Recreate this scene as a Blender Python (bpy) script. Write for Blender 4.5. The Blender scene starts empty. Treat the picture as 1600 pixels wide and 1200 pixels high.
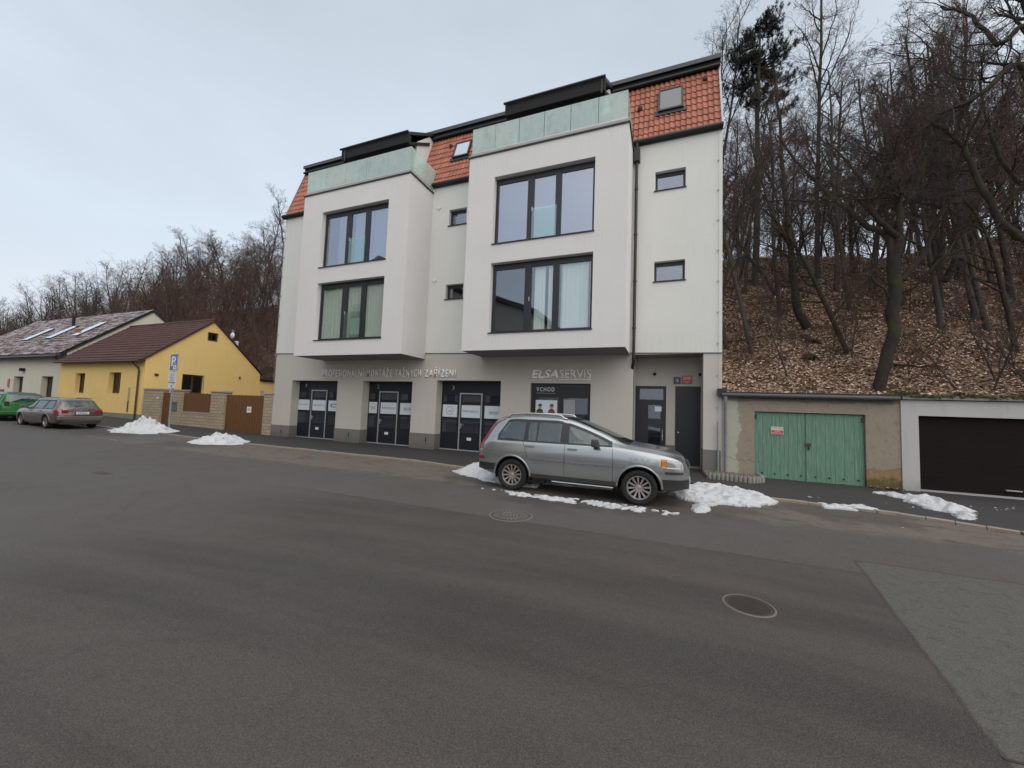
import bpy, bmesh, math, random
from mathutils import Vector, Matrix, noise
R = math.radians
COL = bpy.context.scene.collection
sc = bpy.context.scene
random.seed(7)

# ------------------------------------------------------------------ helpers
def tag(o, label=None, cat=None, group=None, kind=None):
    if label: o['label'] = label
    if cat: o['category'] = cat
    if group: o['group'] = group
    if kind: o['kind'] = kind
    return o

def empty(name, loc=(0, 0, 0), rz=0.0, label=None, cat=None, group=None, parent=None):
    o = bpy.data.objects.new(name, None)
    o.empty_display_size = .2
    COL.objects.link(o); o.location = loc; o.rotation_euler = (0, 0, rz)
    if parent: o.parent = parent
    return tag(o, label, cat, group)

class MB:
    """collects vertices and faces, links them as one mesh object"""
    def __init__(s): s.v = []; s.f = []; s.m = []
    def add(s, vs, fs, mi=0):
        b = len(s.v); s.v += [tuple(p) for p in vs]
        s.f += [tuple(i + b for i in f) for f in fs]; s.m += [mi] * len(fs); return s
    def quad(s, a, b, c, d, mi=0): return s.add([a, b, c, d], [(0, 1, 2, 3)], mi)
    def box(s, x0, x1, y0, y1, z0, z1, mi=0):
        vs = [(x0, y0, z0), (x1, y0, z0), (x1, y1, z0), (x0, y1, z0), (x0, y0, z1), (x1, y0, z1), (x1, y1, z1), (x0, y1, z1)]
        return s.add(vs, [(0, 3, 2, 1), (4, 5, 6, 7), (0, 1, 5, 4), (1, 2, 6, 5), (2, 3, 7, 6), (3, 0, 4, 7)], mi)
    def prism(s, pts, axis, a, b, mi=0):
        """pts: 2-D outline (counter-clockwise); axis x: (y,z), axis y: (x,z), axis z: (x,y)"""
        def P(p, t):
            return {'x': (t, p[0], p[1]), 'y': (p[0], t, p[1]), 'z': (p[0], p[1], t)}[axis]
        n = len(pts); vs = [P(p, a) for p in pts] + [P(p, b) for p in pts]
        fs = [tuple(range(n))[::-1], tuple(range(n, 2 * n))] + [(i, (i + 1) % n, n + (i + 1) % n, n + i) for i in range(n)]
        return s.add(vs, fs, mi)
    def tube(s, p0, p1, r0, r1=None, n=8, cap=False, mi=0):
        r1 = r0 if r1 is None else r1
        p0 = Vector(p0); p1 = Vector(p1); d = (p1 - p0)
        if d.length < 1e-6: return s
        d.normalize(); u = d.orthogonal().normalized(); w = d.cross(u)
        vs = []
        for p, r in ((p0, r0), (p1, r1)):
            for k in range(n):
                a = 2 * math.pi * k / n; vs.append(p + (u * math.cos(a) + w * math.sin(a)) * r)
        fs = [(k, (k + 1) % n, n + (k + 1) % n, n + k) for k in range(n)]
        if cap: fs += [tuple(range(n))[::-1], tuple(range(n, 2 * n))]
        return s.add(vs, fs, mi)
    def path(s, pts, rs, n=6, mi=0):
        """a continuous tapering tube through points"""
        pts = [Vector(p) for p in pts]; m = len(pts)
        ds = [(pts[min(i + 1, m - 1)] - pts[max(i - 1, 0)]).normalized() for i in range(m)]
        u = ds[0].orthogonal().normalized(); vs = []
        for i in range(m):
            u = (u - ds[i] * u.dot(ds[i]))
            u = u.normalized() if u.length > 1e-5 else ds[i].orthogonal().normalized()
            w = ds[i].cross(u)
            for k in range(n):
                a = 2 * math.pi * k / n; vs.append(pts[i] + (u * math.cos(a) + w * math.sin(a)) * rs[i])
        fs = []
        for i in range(m - 1):
            for k in range(n):
                fs.append((i * n + k, i * n + (k + 1) % n, (i + 1) * n + (k + 1) % n, (i + 1) * n + k))
        return s.add(vs, fs, mi)
    def lathe(s, prof, c=(0, 0, 0), axis='y', n=32, mi=0, closed=False):
        """prof: list of (radius, along)"""
        vs = []; m = len(prof)
        for r, t in prof:
            for k in range(n):
                a = 2 * math.pi * k / n; q = (r * math.cos(a), r * math.sin(a))
                if axis == 'y': vs.append((c[0] + q[0], c[1] + t, c[2] + q[1]))
                elif axis == 'z': vs.append((c[0] + q[0], c[1] + q[1], c[2] + t))
                else: vs.append((c[0] + t, c[1] + q[0], c[2] + q[1]))
        fs = []
        for i in range(m if closed else m - 1):
            j = (i + 1) % m
            for k in range(n): fs.append((i * n + k, i * n + (k + 1) % n, j * n + (k + 1) % n, j * n + k))
        return s.add(vs, fs, mi)
    def build(s, name, mat, parent=None, smooth=False, auto=None, fix=False):
        me = bpy.data.meshes.new(name)
        me.from_pydata(s.v, [], s.f)
        mats = mat if isinstance(mat, (list, tuple)) else [mat]
        for m in mats: me.materials.append(m)
        if len(mats) > 1: me.polygons.foreach_set('material_index', s.m)
        if fix:
            bm = bmesh.new(); bm.from_mesh(me); bmesh.ops.recalc_face_normals(bm, faces=bm.faces); bm.to_mesh(me); bm.free()
        if smooth: me.polygons.foreach_set('use_smooth', [True] * len(me.polygons))
        me.update()
        if auto is not None:
            me.polygons.foreach_set('use_smooth', [True] * len(me.polygons))
            me.set_sharp_from_angle(angle=R(auto))
        o = bpy.data.objects.new(name, me); COL.objects.link(o)
        if parent: o.parent = parent
        return o

def bevel(o, w=.01, seg=2):
    m = o.modifiers.new('bevel', 'BEVEL'); m.width = w; m.segments = seg; m.limit_method = 'ANGLE'; m.angle_limit = R(40)
    return o

def copy_tree(o, parent=None, top=True):
    c = o.copy(); COL.objects.link(c)
    if not top: c.parent = parent
    for ch in list(o.children): copy_tree(ch, c, False)
    return c

def text_mesh(body, size, extrude, name, mat, parent=None, xs=1.0, shear=0.0, bold=0.0, align='LEFT', space=1.0):
    cu = bpy.data.curves.new(name, 'FONT'); cu.body = body; cu.size = size; cu.extrude = extrude
    cu.shear = shear; cu.offset = bold; cu.align_x = align; cu.space_character = space; cu.resolution_u = 3
    t = bpy.data.objects.new(name, cu); COL.objects.link(t)
    dg = bpy.context.evaluated_depsgraph_get()
    me = bpy.data.meshes.new_from_object(t.evaluated_get(dg))
    bpy.data.objects.remove(t, do_unlink=True)
    me.transform(Matrix.Diagonal((xs, 1, 1, 1)))
    me.transform(Matrix.Rotation(math.pi / 2, 4, 'X'))       # stands upright, reads from -Y
    me.materials.clear(); me.materials.append(mat)
    o = bpy.data.objects.new(name, me); COL.objects.link(o)
    if parent: o.parent = parent
    return o
def fit_text(body, x0, x1, z0, z1, y, name, mat, parent=None, extrude=.01, **k):
    """a line of lettering filling the rectangle x0..x1, z0..z1 on the plane Y=y"""
    o = text_mesh(body, 1, 0, name, mat, parent, **k)
    vs = [v.co for v in o.data.vertices]
    a0 = min(v.x for v in vs); a1 = max(v.x for v in vs); b0 = min(v.z for v in vs); b1 = max(v.z for v in vs)
    for v in o.data.vertices:
        v.co.x = x0 + (v.co.x - a0) / (a1 - a0) * (x1 - x0); v.co.z = z0 + (v.co.z - b0) / (b1 - b0) * (z1 - z0); v.co.y = y
    if extrude > 0:
        m = o.modifiers.new('thick', 'SOLIDIFY'); m.thickness = extrude; m.offset = -1 if True else 1
    return o

# ------------------------------------------------------------------ camera
CP = Vector((19.291, -14.358, 1.912))
F = Vector((-0.3722333, 0.92593375, 0.06394576)); RT = Vector((0.9280822, 0.37056243, 0.03670049)); UP = Vector((-0.01028632, -0.07300806, 0.9972783))
cam = bpy.data.cameras.new('camera'); co = bpy.data.objects.new('camera', cam); COL.objects.link(co)
cam.sensor_width = 36; cam.lens = 13.658; cam.clip_start = .05; cam.clip_end = 2000
co.matrix_world = Matrix((( RT.x, UP.x, -F.x, CP.x), (RT.y, UP.y, -F.y, CP.y), (RT.z, UP.z, -F.z, CP.z), (0, 0, 0, 1)))
sc.camera = co
sc.view_settings.view_transform = 'Standard'; sc.view_settings.look = 'None'
sc.view_settings.exposure = .15
sc.view_settings.gamma = 1
FP = 607.03
def at(u, v, z=0.0):
    """the ground point (height z) seen at picture point u, v of 1600 x 1200"""
    w = F * FP + RT * (u - 800) - UP * (v - 600); t = (z - CP.z) / w.z; return CP + w * t
def aty(u, v, y):
    w = F * FP + RT * (u - 800) - UP * (v - 600); t = (y - CP.y) / w.y; return CP + w * t
# ------------------------------------------------------------------ materials
class G:
    """small builder of node graphs"""
    def __init__(s, name):
        s.m = bpy.data.materials.new(name); s.m.use_nodes = True; s.t = s.m.node_tree; s.b = s.t.nodes['Principled BSDF']
    def n(s, typ, **k):
        x = s.t.nodes.new(typ)
        for a, b in k.items(): setattr(x, a, b)
        return x
    def set(s, sock, v):
        if hasattr(v, 'is_linked') or isinstance(v, bpy.types.NodeSocket): s.t.links.new(v, sock)
        else: sock.default_value = v
    def math(s, op, a, b=0.0, clamp=False):
        x = s.n('ShaderNodeMath', operation=op, use_clamp=clamp); s.set(x.inputs[0], a); s.set(x.inputs[1], b); return x.outputs[0]
    def mix(s, f, a, b, mode='MIX'):
        x = s.n('ShaderNodeMix', data_type='RGBA', blend_type=mode); s.set(x.inputs[0], f)
        s.set(x.inputs[6], a if not isinstance(a, tuple) else (*a, 1)); s.set(x.inputs[7], b if not isinstance(b, tuple) else (*b, 1)); return x.outputs[2]
    def coord(s, kind='Object', scale=(1, 1, 1), rot=(0, 0, 0)):
        c = s.n('ShaderNodeTexCoord'); mp = s.n('ShaderNodeMapping'); mp.inputs['Scale'].default_value = scale; mp.inputs['Rotation'].default_value = rot
        s.t.links.new(c.outputs[kind], mp.inputs[0]); return mp.outputs[0]
    def noise(s, vec, scale, detail=4, rough=.6, dist=0.0):
        x = s.n('ShaderNodeTexNoise'); s.set(x.inputs['Vector'], vec); x.inputs['Scale'].default_value = scale
        x.inputs['Detail'].default_value = detail; x.inputs['Roughness'].default_value = rough; x.inputs['Distortion'].default_value = dist; return x.outputs['Fac']
    def ramp(s, f, stops):
        x = s.n('ShaderNodeValToRGB'); s.set(x.inputs[0], f); cr = x.color_ramp
        while len(cr.elements) < len(stops): cr.elements.new(.5)
        for e, (p, c) in zip(cr.elements, stops): e.position = p; e.color = (*c, 1) if len(c) == 3 else c
        return x.outputs[0]
    def step(s, f, a, b):
        x = s.n('ShaderNodeMapRange', interpolation_type='SMOOTHSTEP'); s.set(x.inputs[0], f); x.inputs[1].default_value = a; x.inputs[2].default_value = b; return x.outputs[0]
    def bump(s, h, strength=.3, dist=.01):
        x = s.n('ShaderNodeBump'); x.inputs['Strength'].default_value = strength; x.inputs['Distance'].default_value = dist
        s.set(x.inputs['Height'], h); s.t.links.new(x.outputs[0], s.b.inputs['Normal'])
    def out(s, col=None, rough=.8, metal=0.0, spec=.5):
        if col is not None: s.set(s.b.inputs['Base Color'], (*col, 1) if isinstance(col, tuple) and len(col) == 3 else col)
        s.set(s.b.inputs['Roughness'], rough); s.set(s.b.inputs['Metallic'], metal); s.b.inputs['Specular IOR Level'].default_value = spec
        return s.m

def simple(name, col, rough=.7, metal=0.0, var=.12, scale=6, bump=0.0, spec=.5, bscale=None):
    g = G(name); v = g.coord()
    f = g.noise(v, scale, 5, .6)
    c = g.mix(f, tuple(x * (1 - var) for x in col), tuple(min(1, x * (1 + var)) for x in col))
    if bump: g.bump(g.noise(v, bscale or scale * 12, 3, .6), bump, .01)
    return g.out(c, rough, metal, spec)

def plaster(name, col, stain=(.35, .33, .30), amount=.35, grain=140):
    g = G(name); v = g.coord()
    big = g.noise(v, .7, 4, .6); fine = g.noise(v, grain, 2, .5); mid = g.noise(v, 6, 4, .6)
    c = g.mix(big, tuple(x * .93 for x in col), tuple(min(1, x * 1.05) for x in col))
    c = g.mix(g.math('MULTIPLY', fine, .12), c, tuple(x * .6 for x in col))
    st = g.noise(g.coord(scale=(3.2, 3.2, .22)), 1.6, 6, .7)
    c = g.mix(g.math('MULTIPLY', g.step(st, .50, .80), amount), c, stain)
    c = g.mix(g.math('MULTIPLY', g.step(mid, .55, .8), .16), c, tuple(x * .7 for x in col))
    sz = g.n('ShaderNodeSeparateXYZ'); g.set(sz.inputs[0], v)
    thin = g.step(g.noise(g.coord(scale=(9, 9, .35)), 1.5, 5, .7), .50, .68)
    for zs_ in (4.62, 7.93, 11.46):
        dn = g.math('MULTIPLY', g.step(sz.outputs[2], zs_ - 1.1, zs_), g.math('LESS_THAN', sz.outputs[2], zs_)); c = g.mix(g.math('MULTIPLY', g.math('MULTIPLY', dn, thin), .22), c, stain)
    low = g.math('SUBTRACT', 1.0, g.step(g.math('ADD', sz.outputs[2], g.math('MULTIPLY', mid, .5)), .15, .75)); c = g.mix(g.math('MULTIPLY', low, .4), c, tuple(x * .5 for x in stain))
    g.bump(fine, .35, .004)
    return g.out(c, .92, 0, .25)

M = {}
M['white'] = plaster('white_render', (.70, .69, .685), (.48, .46, .42), .08)
M['wall'] = plaster('pale_render', (.69, .70, .67), (.48, .48, .43), .08)
M['grey'] = plaster('grey_render', (.53, .50, .46), (.34, .32, .29), .22)
M['plinth'] = plaster('dark_plinth', (.185, .175, .165), (.1, .1, .09), .25, 60)
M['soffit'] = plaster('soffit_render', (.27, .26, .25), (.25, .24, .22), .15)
M['dark'] = simple('anthracite_metal', (.014, .015, .020), .45, .0, .15, 8)
M['frame'] = simple('window_frame', (.013, .014, .019), .45, 0, .1, 8)
M['fascia'] = simple('dark_fascia', (.014, .015, .018), .5, 0, .2, 5)
M['black'] = simple('black_cloth', (.006, .006, .007), .8, 0, .2, 5)
M['galv'] = simple('galvanised_metal', (.33, .36, .40), .42, .7, .15, 9)
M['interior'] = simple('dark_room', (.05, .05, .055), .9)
M['curtain'] = simple('pale_curtain', (.72, .76, .74), .9, 0, .08, 3)
M['curtain_white'] = simple('white_curtain', (.80, .82, .86), .9, 0, .05, 3)
M['blind'] = simple('grey_blind', (.20, .21, .25), .9, 0, .05, 3)
M['curtain_green'] = simple('green_curtain', (.60, .62, .54), .9, 0, .15, 3)
M['letter'] = simple('brushed_steel_letter', (.92, .92, .90), .45, 0, .05, 4)
M['paper'] = simple('white_panel', (.62, .68, .74), .5, 0, .05, 4)
M['ink'] = simple('dark_ink', (.10, .12, .15), .6)
M['steel'] = simple('light_aluminium', (.50, .51, .53), .4, .6, .1, 8)
M['panel'] = simple('door_panel', (.011, .013, .020), .42, 0, .2, 3)
M['sill_stone'] = simple('ledge_stone', (.36, .355, .34), .8, 0, .2, 4, .2)
M['white_paint'] = simple('white_paint', (.75, .75, .75), .6)
M['red'] = simple('red_enamel', (.45, .03, .045), .35, 0, .1)
M['blue'] = simple('blue_enamel', (.02, .02, .09), .35, 0, .1)
M['signblue'] = simple('sign_blue', (.012, .07, .28), .35, 0, .06)
M['brownframe'] = simple('brown_timber', (.075, .035, .02), .55, 0, .3, 12)

def glassmat(name, tint=(.5, .53, .55), base=.10, refl=(.85, .9, 1.0)):
    """window pane: mirror-like reflection over a see-through, slightly tinted body"""
    g = G(name); t = g.t; t.nodes.remove(g.b)
    tr = g.n('ShaderNodeBsdfTransparent'); tr.inputs[0].default_value = (*tint, 1)
    gl = g.n('ShaderNodeBsdfGlossy'); gl.inputs['Roughness'].default_value = .01; gl.inputs[0].default_value = (*refl, 1)
    v = g.coord(); bp = g.n('ShaderNodeBump'); bp.inputs['Strength'].default_value = .12; bp.inputs['Distance'].default_value = .02
    t.links.new(g.noise(v, .9, 1, .3), bp.inputs['Height']); t.links.new(bp.outputs[0], gl.inputs['Normal'])
    ge = g.n('ShaderNodeNewGeometry'); dt = g.n('ShaderNodeVectorMath', operation='DOT_PRODUCT'); t.links.new(ge.outputs['Incoming'], dt.inputs[0]); t.links.new(ge.outputs['Normal'], dt.inputs[1])
    f = g.math('MULTIPLY_ADD', g.math('POWER', g.math('SUBTRACT', 1.0, g.math('ABSOLUTE', dt.outputs['Value'])), 5.0), .8)
    f.node.inputs[2].default_value = .05 + base; f.node.use_clamp = True
    mx = g.n('ShaderNodeMixShader'); t.links.new(f, mx.inputs[0]); t.links.new(tr.outputs[0], mx.inputs[1]); t.links.new(gl.outputs[0], mx.inputs[2])
    t.links.new(mx.outputs[0], t.nodes['Material Output'].inputs[0]); return g.m
M['glass'] = glassmat('window_glass', (.90, .94, .93), .08)
M['glass_small'] = glassmat('small_window_glass', (.80, .84, .88), .13)
M['glass_sky'] = glassmat('window_glass_clear', (.72, .74, .80), .24)
M['shopglass'] = glassmat('shop_glass', (.80, .80, .84), .03)
M['gutter'] = simple('grey_gutter', (.055, .06, .066), .5, 0, .25, 6)
def frosted(name):
    g = G(name); t = g.t; v = g.coord()
    n = g.noise(v, 2.2, 5, .65)
    st = g.noise(g.coord(scale=(3, 3, .5)), 2.5, 5, .7)
    col = g.ramp(g.math('ADD', g.math('MULTIPLY', n, .6), g.math('MULTIPLY', st, .4)), [(.3, (.56, .69, .67)), (.5, (.70, .80, .78)), (.62, (.58, .69, .67)), (.75, (.36, .42, .40))])
    g.out(col, .12, 0, .5)
    tr = g.n('ShaderNodeBsdfTransparent'); tr.inputs[0].default_value = (.80, .95, .92, 1)
    mx = g.n('ShaderNodeMixShader'); t.links.new(g.math('ADD', g.math('MULTIPLY', n, .3), .36), mx.inputs[0])
    t.links.new(tr.outputs[0], mx.inputs[1]); t.links.new(g.b.outputs[0], mx.inputs[2]); t.links.new(mx.outputs[0], t.nodes['Material Output'].inputs[0])
    return g.m
M['frost'] = frosted('green_balcony_glass')
M['guard'] = glassmat('guard_glass', (.92, .965, .955), .07, (.75, .95, .92))

def tiles(name, a, b, dark, rough=.75, moss=None):
    g = G(name); v = g.coord()
    wv = g.n('ShaderNodeTexVoronoi'); g.set(wv.inputs['Vector'], g.coord(scale=(4.4, 2.8, 2.8))); wv.inputs['Scale'].default_value = 1
    c = g.mix(g.noise(v, 2.5, 5, .7), a, b)
    c = g.mix(g.math('MULTIPLY', wv.outputs['Color'], .75), c, dark)
    sp = g.noise(v, 22, 4, .7)
    c = g.mix(g.math('MULTIPLY', g.step(sp, .55, .75), .35), c, dark)
    if moss: c = g.mix(g.math('MULTIPLY', g.step(g.noise(g.coord(scale=(1, 3, 3)), 1.1, 5, .7), .42, .60), .85), c, moss)
    g.bump(sp, .4, .01)
    return g.out(c, rough, 0, .35)
M['orange_tile'] = tiles('orange_clay_tile', (.40, .145, .09), (.50, .20, .135), (.22, .085, .06))
M['brown_tile'] = tiles('brown_tile', (.115, .055, .048), (.085, .040, .036), (.04, .02, .02))
M['snow_tile'] = tiles('snow_dusted_tile', (.13, .075, .065), (.10, .06, .055), (.06, .04, .04), .8, (.34, .33, .36))

def snowmat():
    g = G('dirty_snow'); v = g.coord()
    d = g.noise(v, 3.5, 7, .75); e = g.noise(v, 30, 3, .7)
    c = g.mix(g.math('MULTIPLY', g.step(d, .53, .66), .6), (.64, .66, .69), (.22, .195, .17))
    c = g.mix(g.math('MULTIPLY', g.step(e, .6, .75), .45), c, (.30, .27, .24))
    g.bump(g.noise(v, 14, 6, .75), .9, .06)
    return g.out(c, .75, 0, .3)
M['snow'] = snowmat()

def stonewall():
    g = G('sandstone_blocks'); v = g.coord(scale=(1, 1, 1))
    br = g.n('ShaderNodeTexBrick'); sx = g.n('ShaderNodeSeparateXYZ'); g.set(sx.inputs[0], v); cx = g.n('ShaderNodeCombineXYZ')
    g.set(cx.inputs[0], g.math('ADD', sx.outputs[0], sx.outputs[1])); g.set(cx.inputs[1], sx.outputs[2]); g.set(br.inputs['Vector'], cx.outputs[0])
    br.inputs['Scale'].default_value = 1; br.inputs['Brick Width'].default_value = .42; br.inputs['Row Height'].default_value = .17; br.inputs['Mortar Size'].default_value = .012
    br.inputs['Color1'].default_value = (.46, .37, .25, 1); br.inputs['Color2'].default_value = (.36, .29, .20, 1); br.inputs['Mortar'].default_value = (.14, .12, .10, 1)
    c = g.mix(g.noise(v, 9, 5, .7), br.outputs[0], g.mix(.5, br.outputs[0], (.42, .38, .30)))
    h = g.math('ADD', g.math('MULTIPLY', g.noise(v, 14, 5, .7), .6), g.math('MULTIPLY', br.outputs['Fac'], -1.2)); g.bump(h, .9, .03)
    return g.out(c, .9, 0, .2)
M['stone'] = stonewall()
def wood(name, a, b, scale=(7, 7, .7), bands=None):
    g = G(name); n = g.noise(g.coord(scale=scale), 3, 6, .65)
    c = g.mix(n, a, b); g.bump(n, .3, .01); return g.out(c, .65, 0, .3)
M['fencewood'] = wood('brown_fence_board', (.10, .045, .018), (.19, .09, .035))
M['greenwood'] = None
def greenwood():
    g = G('weathered_green_paint'); v = g.coord(scale=(16, 16, .9)); n = g.noise(v, 2.2, 7, .7); n2 = g.noise(g.coord(scale=(60, 60, 1.4)), 1.5, 4, .6)
    c = g.ramp(n, [(.25, (.085, .165, .12)), (.5, (.125, .235, .170)), (.72, (.21, .34, .27))])
    c = g.mix(g.math('MULTIPLY', g.step(n2, .58, .7), .5), c, (.34, .45, .39))
    c = g.mix(g.math('MULTIPLY', g.step(g.noise(g.coord(), 5, 6, .7), .60, .75), .35), c, (.05, .09, .07))
    g.bump(n, .4, .01); return g.out(c, .7, 0, .3)
M['greenwood'] = greenwood()
def oldplaster():
    g = G('crumbling_plaster'); v = g.coord()
    sx = g.n('ShaderNodeSeparateXYZ'); g.set(sx.inputs[0], v); z = sx.outputs[2]; x = sx.outputs[0]
    n = g.noise(v, 1.6, 7, .65); m = g.noise(v, 7, 6, .7)
    c = g.mix(n, (.235, .195, .155), (.33, .29, .24)); c = g.mix(g.math('MULTIPLY', g.step(m, .5, .7), .5), c, (.16, .125, .09))
    # pale cement strip at the left and where the render has come off low down
    e = g.math('ADD', x, g.math('MULTIPLY', n, .9))
    pale = g.math('SUBTRACT', 1.0, g.step(e, 21.83, 21.9)); c = g.mix(g.math('MULTIPLY', pale, .9), c, g.mix(m, (.36, .37, .31), (.44, .44, .38)))
    low = g.math('SUBTRACT', 1.0, g.step(g.math('ADD', z, g.math('MULTIPLY', n, 1.2)), 1.13, 1.2))
    right = g.step(x, 24.5, 24.6)
    c = g.mix(g.math('MULTIPLY', low, right), c, g.mix(m, (.20, .12, .055), (.33, .24, .13)))
    low2 = g.math('SUBTRACT', 1.0, g.step(g.math('ADD', z, g.math('MULTIPLY', m, .8)), .62, .8))
    c = g.mix(g.math('MULTIPLY', g.math('MULTIPLY', low2, right), .8), c, (.07, .085, .03))
    up = g.step(g.math('ADD', z, g.math('MULTIPLY', n, .3)), 2.55, 2.62); c = g.mix(g.math('MULTIPLY', up, .6), c, (.10, .09, .075))
    g.bump(g.math('ADD', m, g.math('MULTIPLY', low, -.8)), .5, .03)
    return g.out(c, .93, 0, .2)
M['oldplaster'] = oldplaster()
M['garagewhite'] = plaster('garage_white_render', (.47, .47, .46), (.25, .26, .18), .5)
M['yellow'] = plaster('yellow_render', (.88, .63, .25), (.66, .46, .2), .4)
M['cream'] = plaster('cream_render', (.66, .63, .52), (.35, .34, .28), .25)
M['darkbrown'] = simple('dark_brown_door', (.012, .008, .007), .8, 0, .3, 2, spec=.15)

def groundmat():
    g = G('asphalt_ground'); v = g.coord()
    sx = g.n('ShaderNodeSeparateXYZ'); g.set(sx.inputs[0], v)
    n1 = g.noise(v, .35, 4, .6); n2 = g.noise(v, 1.6, 6, .65); n3 = g.noise(v, 9, 5, .7); gr = g.noise(v, 90, 2, .6); gr2 = g.noise(v, 240, 1, .5)
    def wob(f, a): return g.math('MULTIPLY', g.math('SUBTRACT', f, .5), a)
    X = g.math('ADD', sx.outputs[0], wob(n2, .10)); Y = g.math('ADD', sx.outputs[1], wob(n2, .12))
    Yd = g.math('ADD', sx.outputs[1], g.math('ADD', wob(n2, 1.3), wob(n3, .35)))
    # streaks left by turning wheels, gently curved, on the old asphalt
    sv = g.n('ShaderNodeVectorMath', operation='DISTANCE'); g.set(sv.inputs[0], v); sv.inputs[1].default_value = (19, -42, 0)
    cx = g.n('ShaderNodeCombineXYZ'); g.set(cx.inputs[0], sv.outputs['Value']); g.set(cx.inputs[1], g.math('MULTIPLY', sx.outputs[0], .10))
    st = g.noise(cx.outputs[0], 1.4, 5, .6)
    A = g.mix(g.step(st, .35, .65), (.038, .0315, .028), (.082, .067, .059))
    A = g.mix(g.step(n1, .40, .62), A, g.mix(.4, A, (.060, .060, .053)))
    B = g.mix(n2, (.082, .077, .073), (.122, .114, .108)); B = g.mix(g.step(n1, .45, .6), B, (.096, .086, .079))
    C = g.mix(n2, (.14, .112, .092), (.225, .185, .152)); C = g.mix(g.step(g.noise(g.coord(scale=(1, 3, 1)), 1.2, 6, .7), .54, .62), C, (.075, .058, .050)); C = g.mix(g.step(n3, .58, .7), C, (.085, .068, .060))
    D = g.mix(n2, (.086, .086, .077), (.120, .120, .107)); D = g.mix(g.step(n3, .5, .75), D, (.07, .066, .058))
    dB1 = g.math('SUBTRACT', 12.75, X); dB2 = g.math('ADD', Y, 8.02); dB = g.math('MAXIMUM', dB1, dB2)
    mB = g.math('MAXIMUM', g.math('MULTIPLY', g.step(dB1, -2.0, 2.5), .85), g.math('MULTIPLY', g.step(dB2, -.03, .03), .9)); c = g.mix(mB, A, B)
    line = g.math('MULTIPLY', g.math('SUBTRACT', 1.0, g.step(g.math('ABSOLUTE', dB2), .0, .045)), g.math('MULTIPLY', g.step(n3, .35, .55), g.step(X, 11, 13)))
    c = g.mix(g.math('MULTIPLY', line, .6), c, (.030, .028, .027))
    mC = g.step(Yd, -5.95, -5.45); mC = g.math('MULTIPLY', mC, g.step(sx.outputs[0], -7, 6)); c = g.mix(g.math('MULTIPLY', mC, .9), c, C)
    X = g.math('ADD', X, wob(n3, .05)); Y = g.math('ADD', Y, wob(n3, .05)); dD = g.math('MINIMUM', g.math('SUBTRACT', g.math('SUBTRACT', X, 21.6), g.math('MULTIPLY', g.math('ADD', Y, 8.1), .167)), g.math('SUBTRACT', -7.5, Y))
    c = g.mix(g.step(dD, -.01, .02), c, D)
    lD = g.math('SUBTRACT', 1.0, g.step(g.math('ABSOLUTE', dD), .0, .035)); c = g.mix(g.math('MULTIPLY', lD, .75), c, (.028, .027, .026))
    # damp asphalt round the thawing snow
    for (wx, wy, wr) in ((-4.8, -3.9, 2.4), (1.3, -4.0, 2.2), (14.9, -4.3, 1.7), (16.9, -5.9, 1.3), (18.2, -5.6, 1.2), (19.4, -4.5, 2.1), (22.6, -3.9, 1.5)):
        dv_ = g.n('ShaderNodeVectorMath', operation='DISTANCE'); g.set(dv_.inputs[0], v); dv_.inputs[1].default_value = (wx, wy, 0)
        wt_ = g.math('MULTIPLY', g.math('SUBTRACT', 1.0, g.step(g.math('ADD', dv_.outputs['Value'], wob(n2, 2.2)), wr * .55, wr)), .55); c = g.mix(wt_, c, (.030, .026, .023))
    # hair cracks
    vo = g.n('ShaderNodeTexVoronoi', feature='DISTANCE_TO_EDGE'); vo.inputs['Scale'].default_value = .42
    wp = g.n('ShaderNodeVectorMath', operation='ADD'); g.set(wp.inputs[0], v); cm = g.n('ShaderNodeCombineXYZ'); g.set(cm.inputs[0], wob(n2, .9)); g.set(cm.inputs[1], wob(n3, .5)); g.set(wp.inputs[1], cm.outputs[0]); g.set(vo.inputs['Vector'], wp.outputs[0])
    cr = g.math('MULTIPLY', g.math('SUBTRACT', 1.0, g.step(vo.outputs['Distance'], .002, .012)), g.step(n1, .50, .6))
    c = g.mix(g.math('MULTIPLY', cr, .15), c, (.03, .028, .026))
    # grit
    c = g.mix(g.step(gr, .38, .7), g.mix(.42, c, (.02, .02, .02)), g.mix(.15, c, (.20, .19, .18)))
    c = g.mix(g.math('MULTIPLY', g.step(gr2, .61, .70), .5), c, (.27, .26, .245))
    c = g.mix(g.math('MULTIPLY', g.step(n3, .45, .75), .22), c, (.04, .038, .036))
    mid_ = g.noise(v, 45, 3, .7); c = g.mix(g.math('MULTIPLY', g.step(mid_, .55, .72), .14), c, (.03, .028, .026))
    sp_ = g.noise(v, 4.5, 7, .8); c = g.mix(g.math('MULTIPLY', g.step(sp_, .60, .66), .30), c, (.038, .034, .031))
    g.bump(g.math('ADD', gr, g.math('MULTIPLY', cr, -1.0)), .5, .006)
    return g.out(c, g.math('ADD', .62, g.math('MULTIPLY', n2, .3)), 0, .35)
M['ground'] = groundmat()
def pave():
    g = G('pavement_asphalt'); v = g.coord(); n = g.noise(v, 1.4, 6, .65); gr = g.noise(v, 110, 2, .6)
    c = g.mix(n, (.038, .036, .038), (.060, .056, .056)); c = g.mix(g.step(gr, .4, .75), g.mix(.3, c, (.01, .01, .01)), g.mix(.12, c, (.2, .2, .2)))
    g.bump(gr, .5, .006); return g.out(c, .8, 0, .3)
M['pave'] = pave()
M['kerb'] = simple('kerb_stone', (.27, .225, .185), .85, 0, .35, 5, .4)
M['concrete'] = simple('concrete', (.22, .22, .20), .9, 0, .25, 6, .4)
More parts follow.
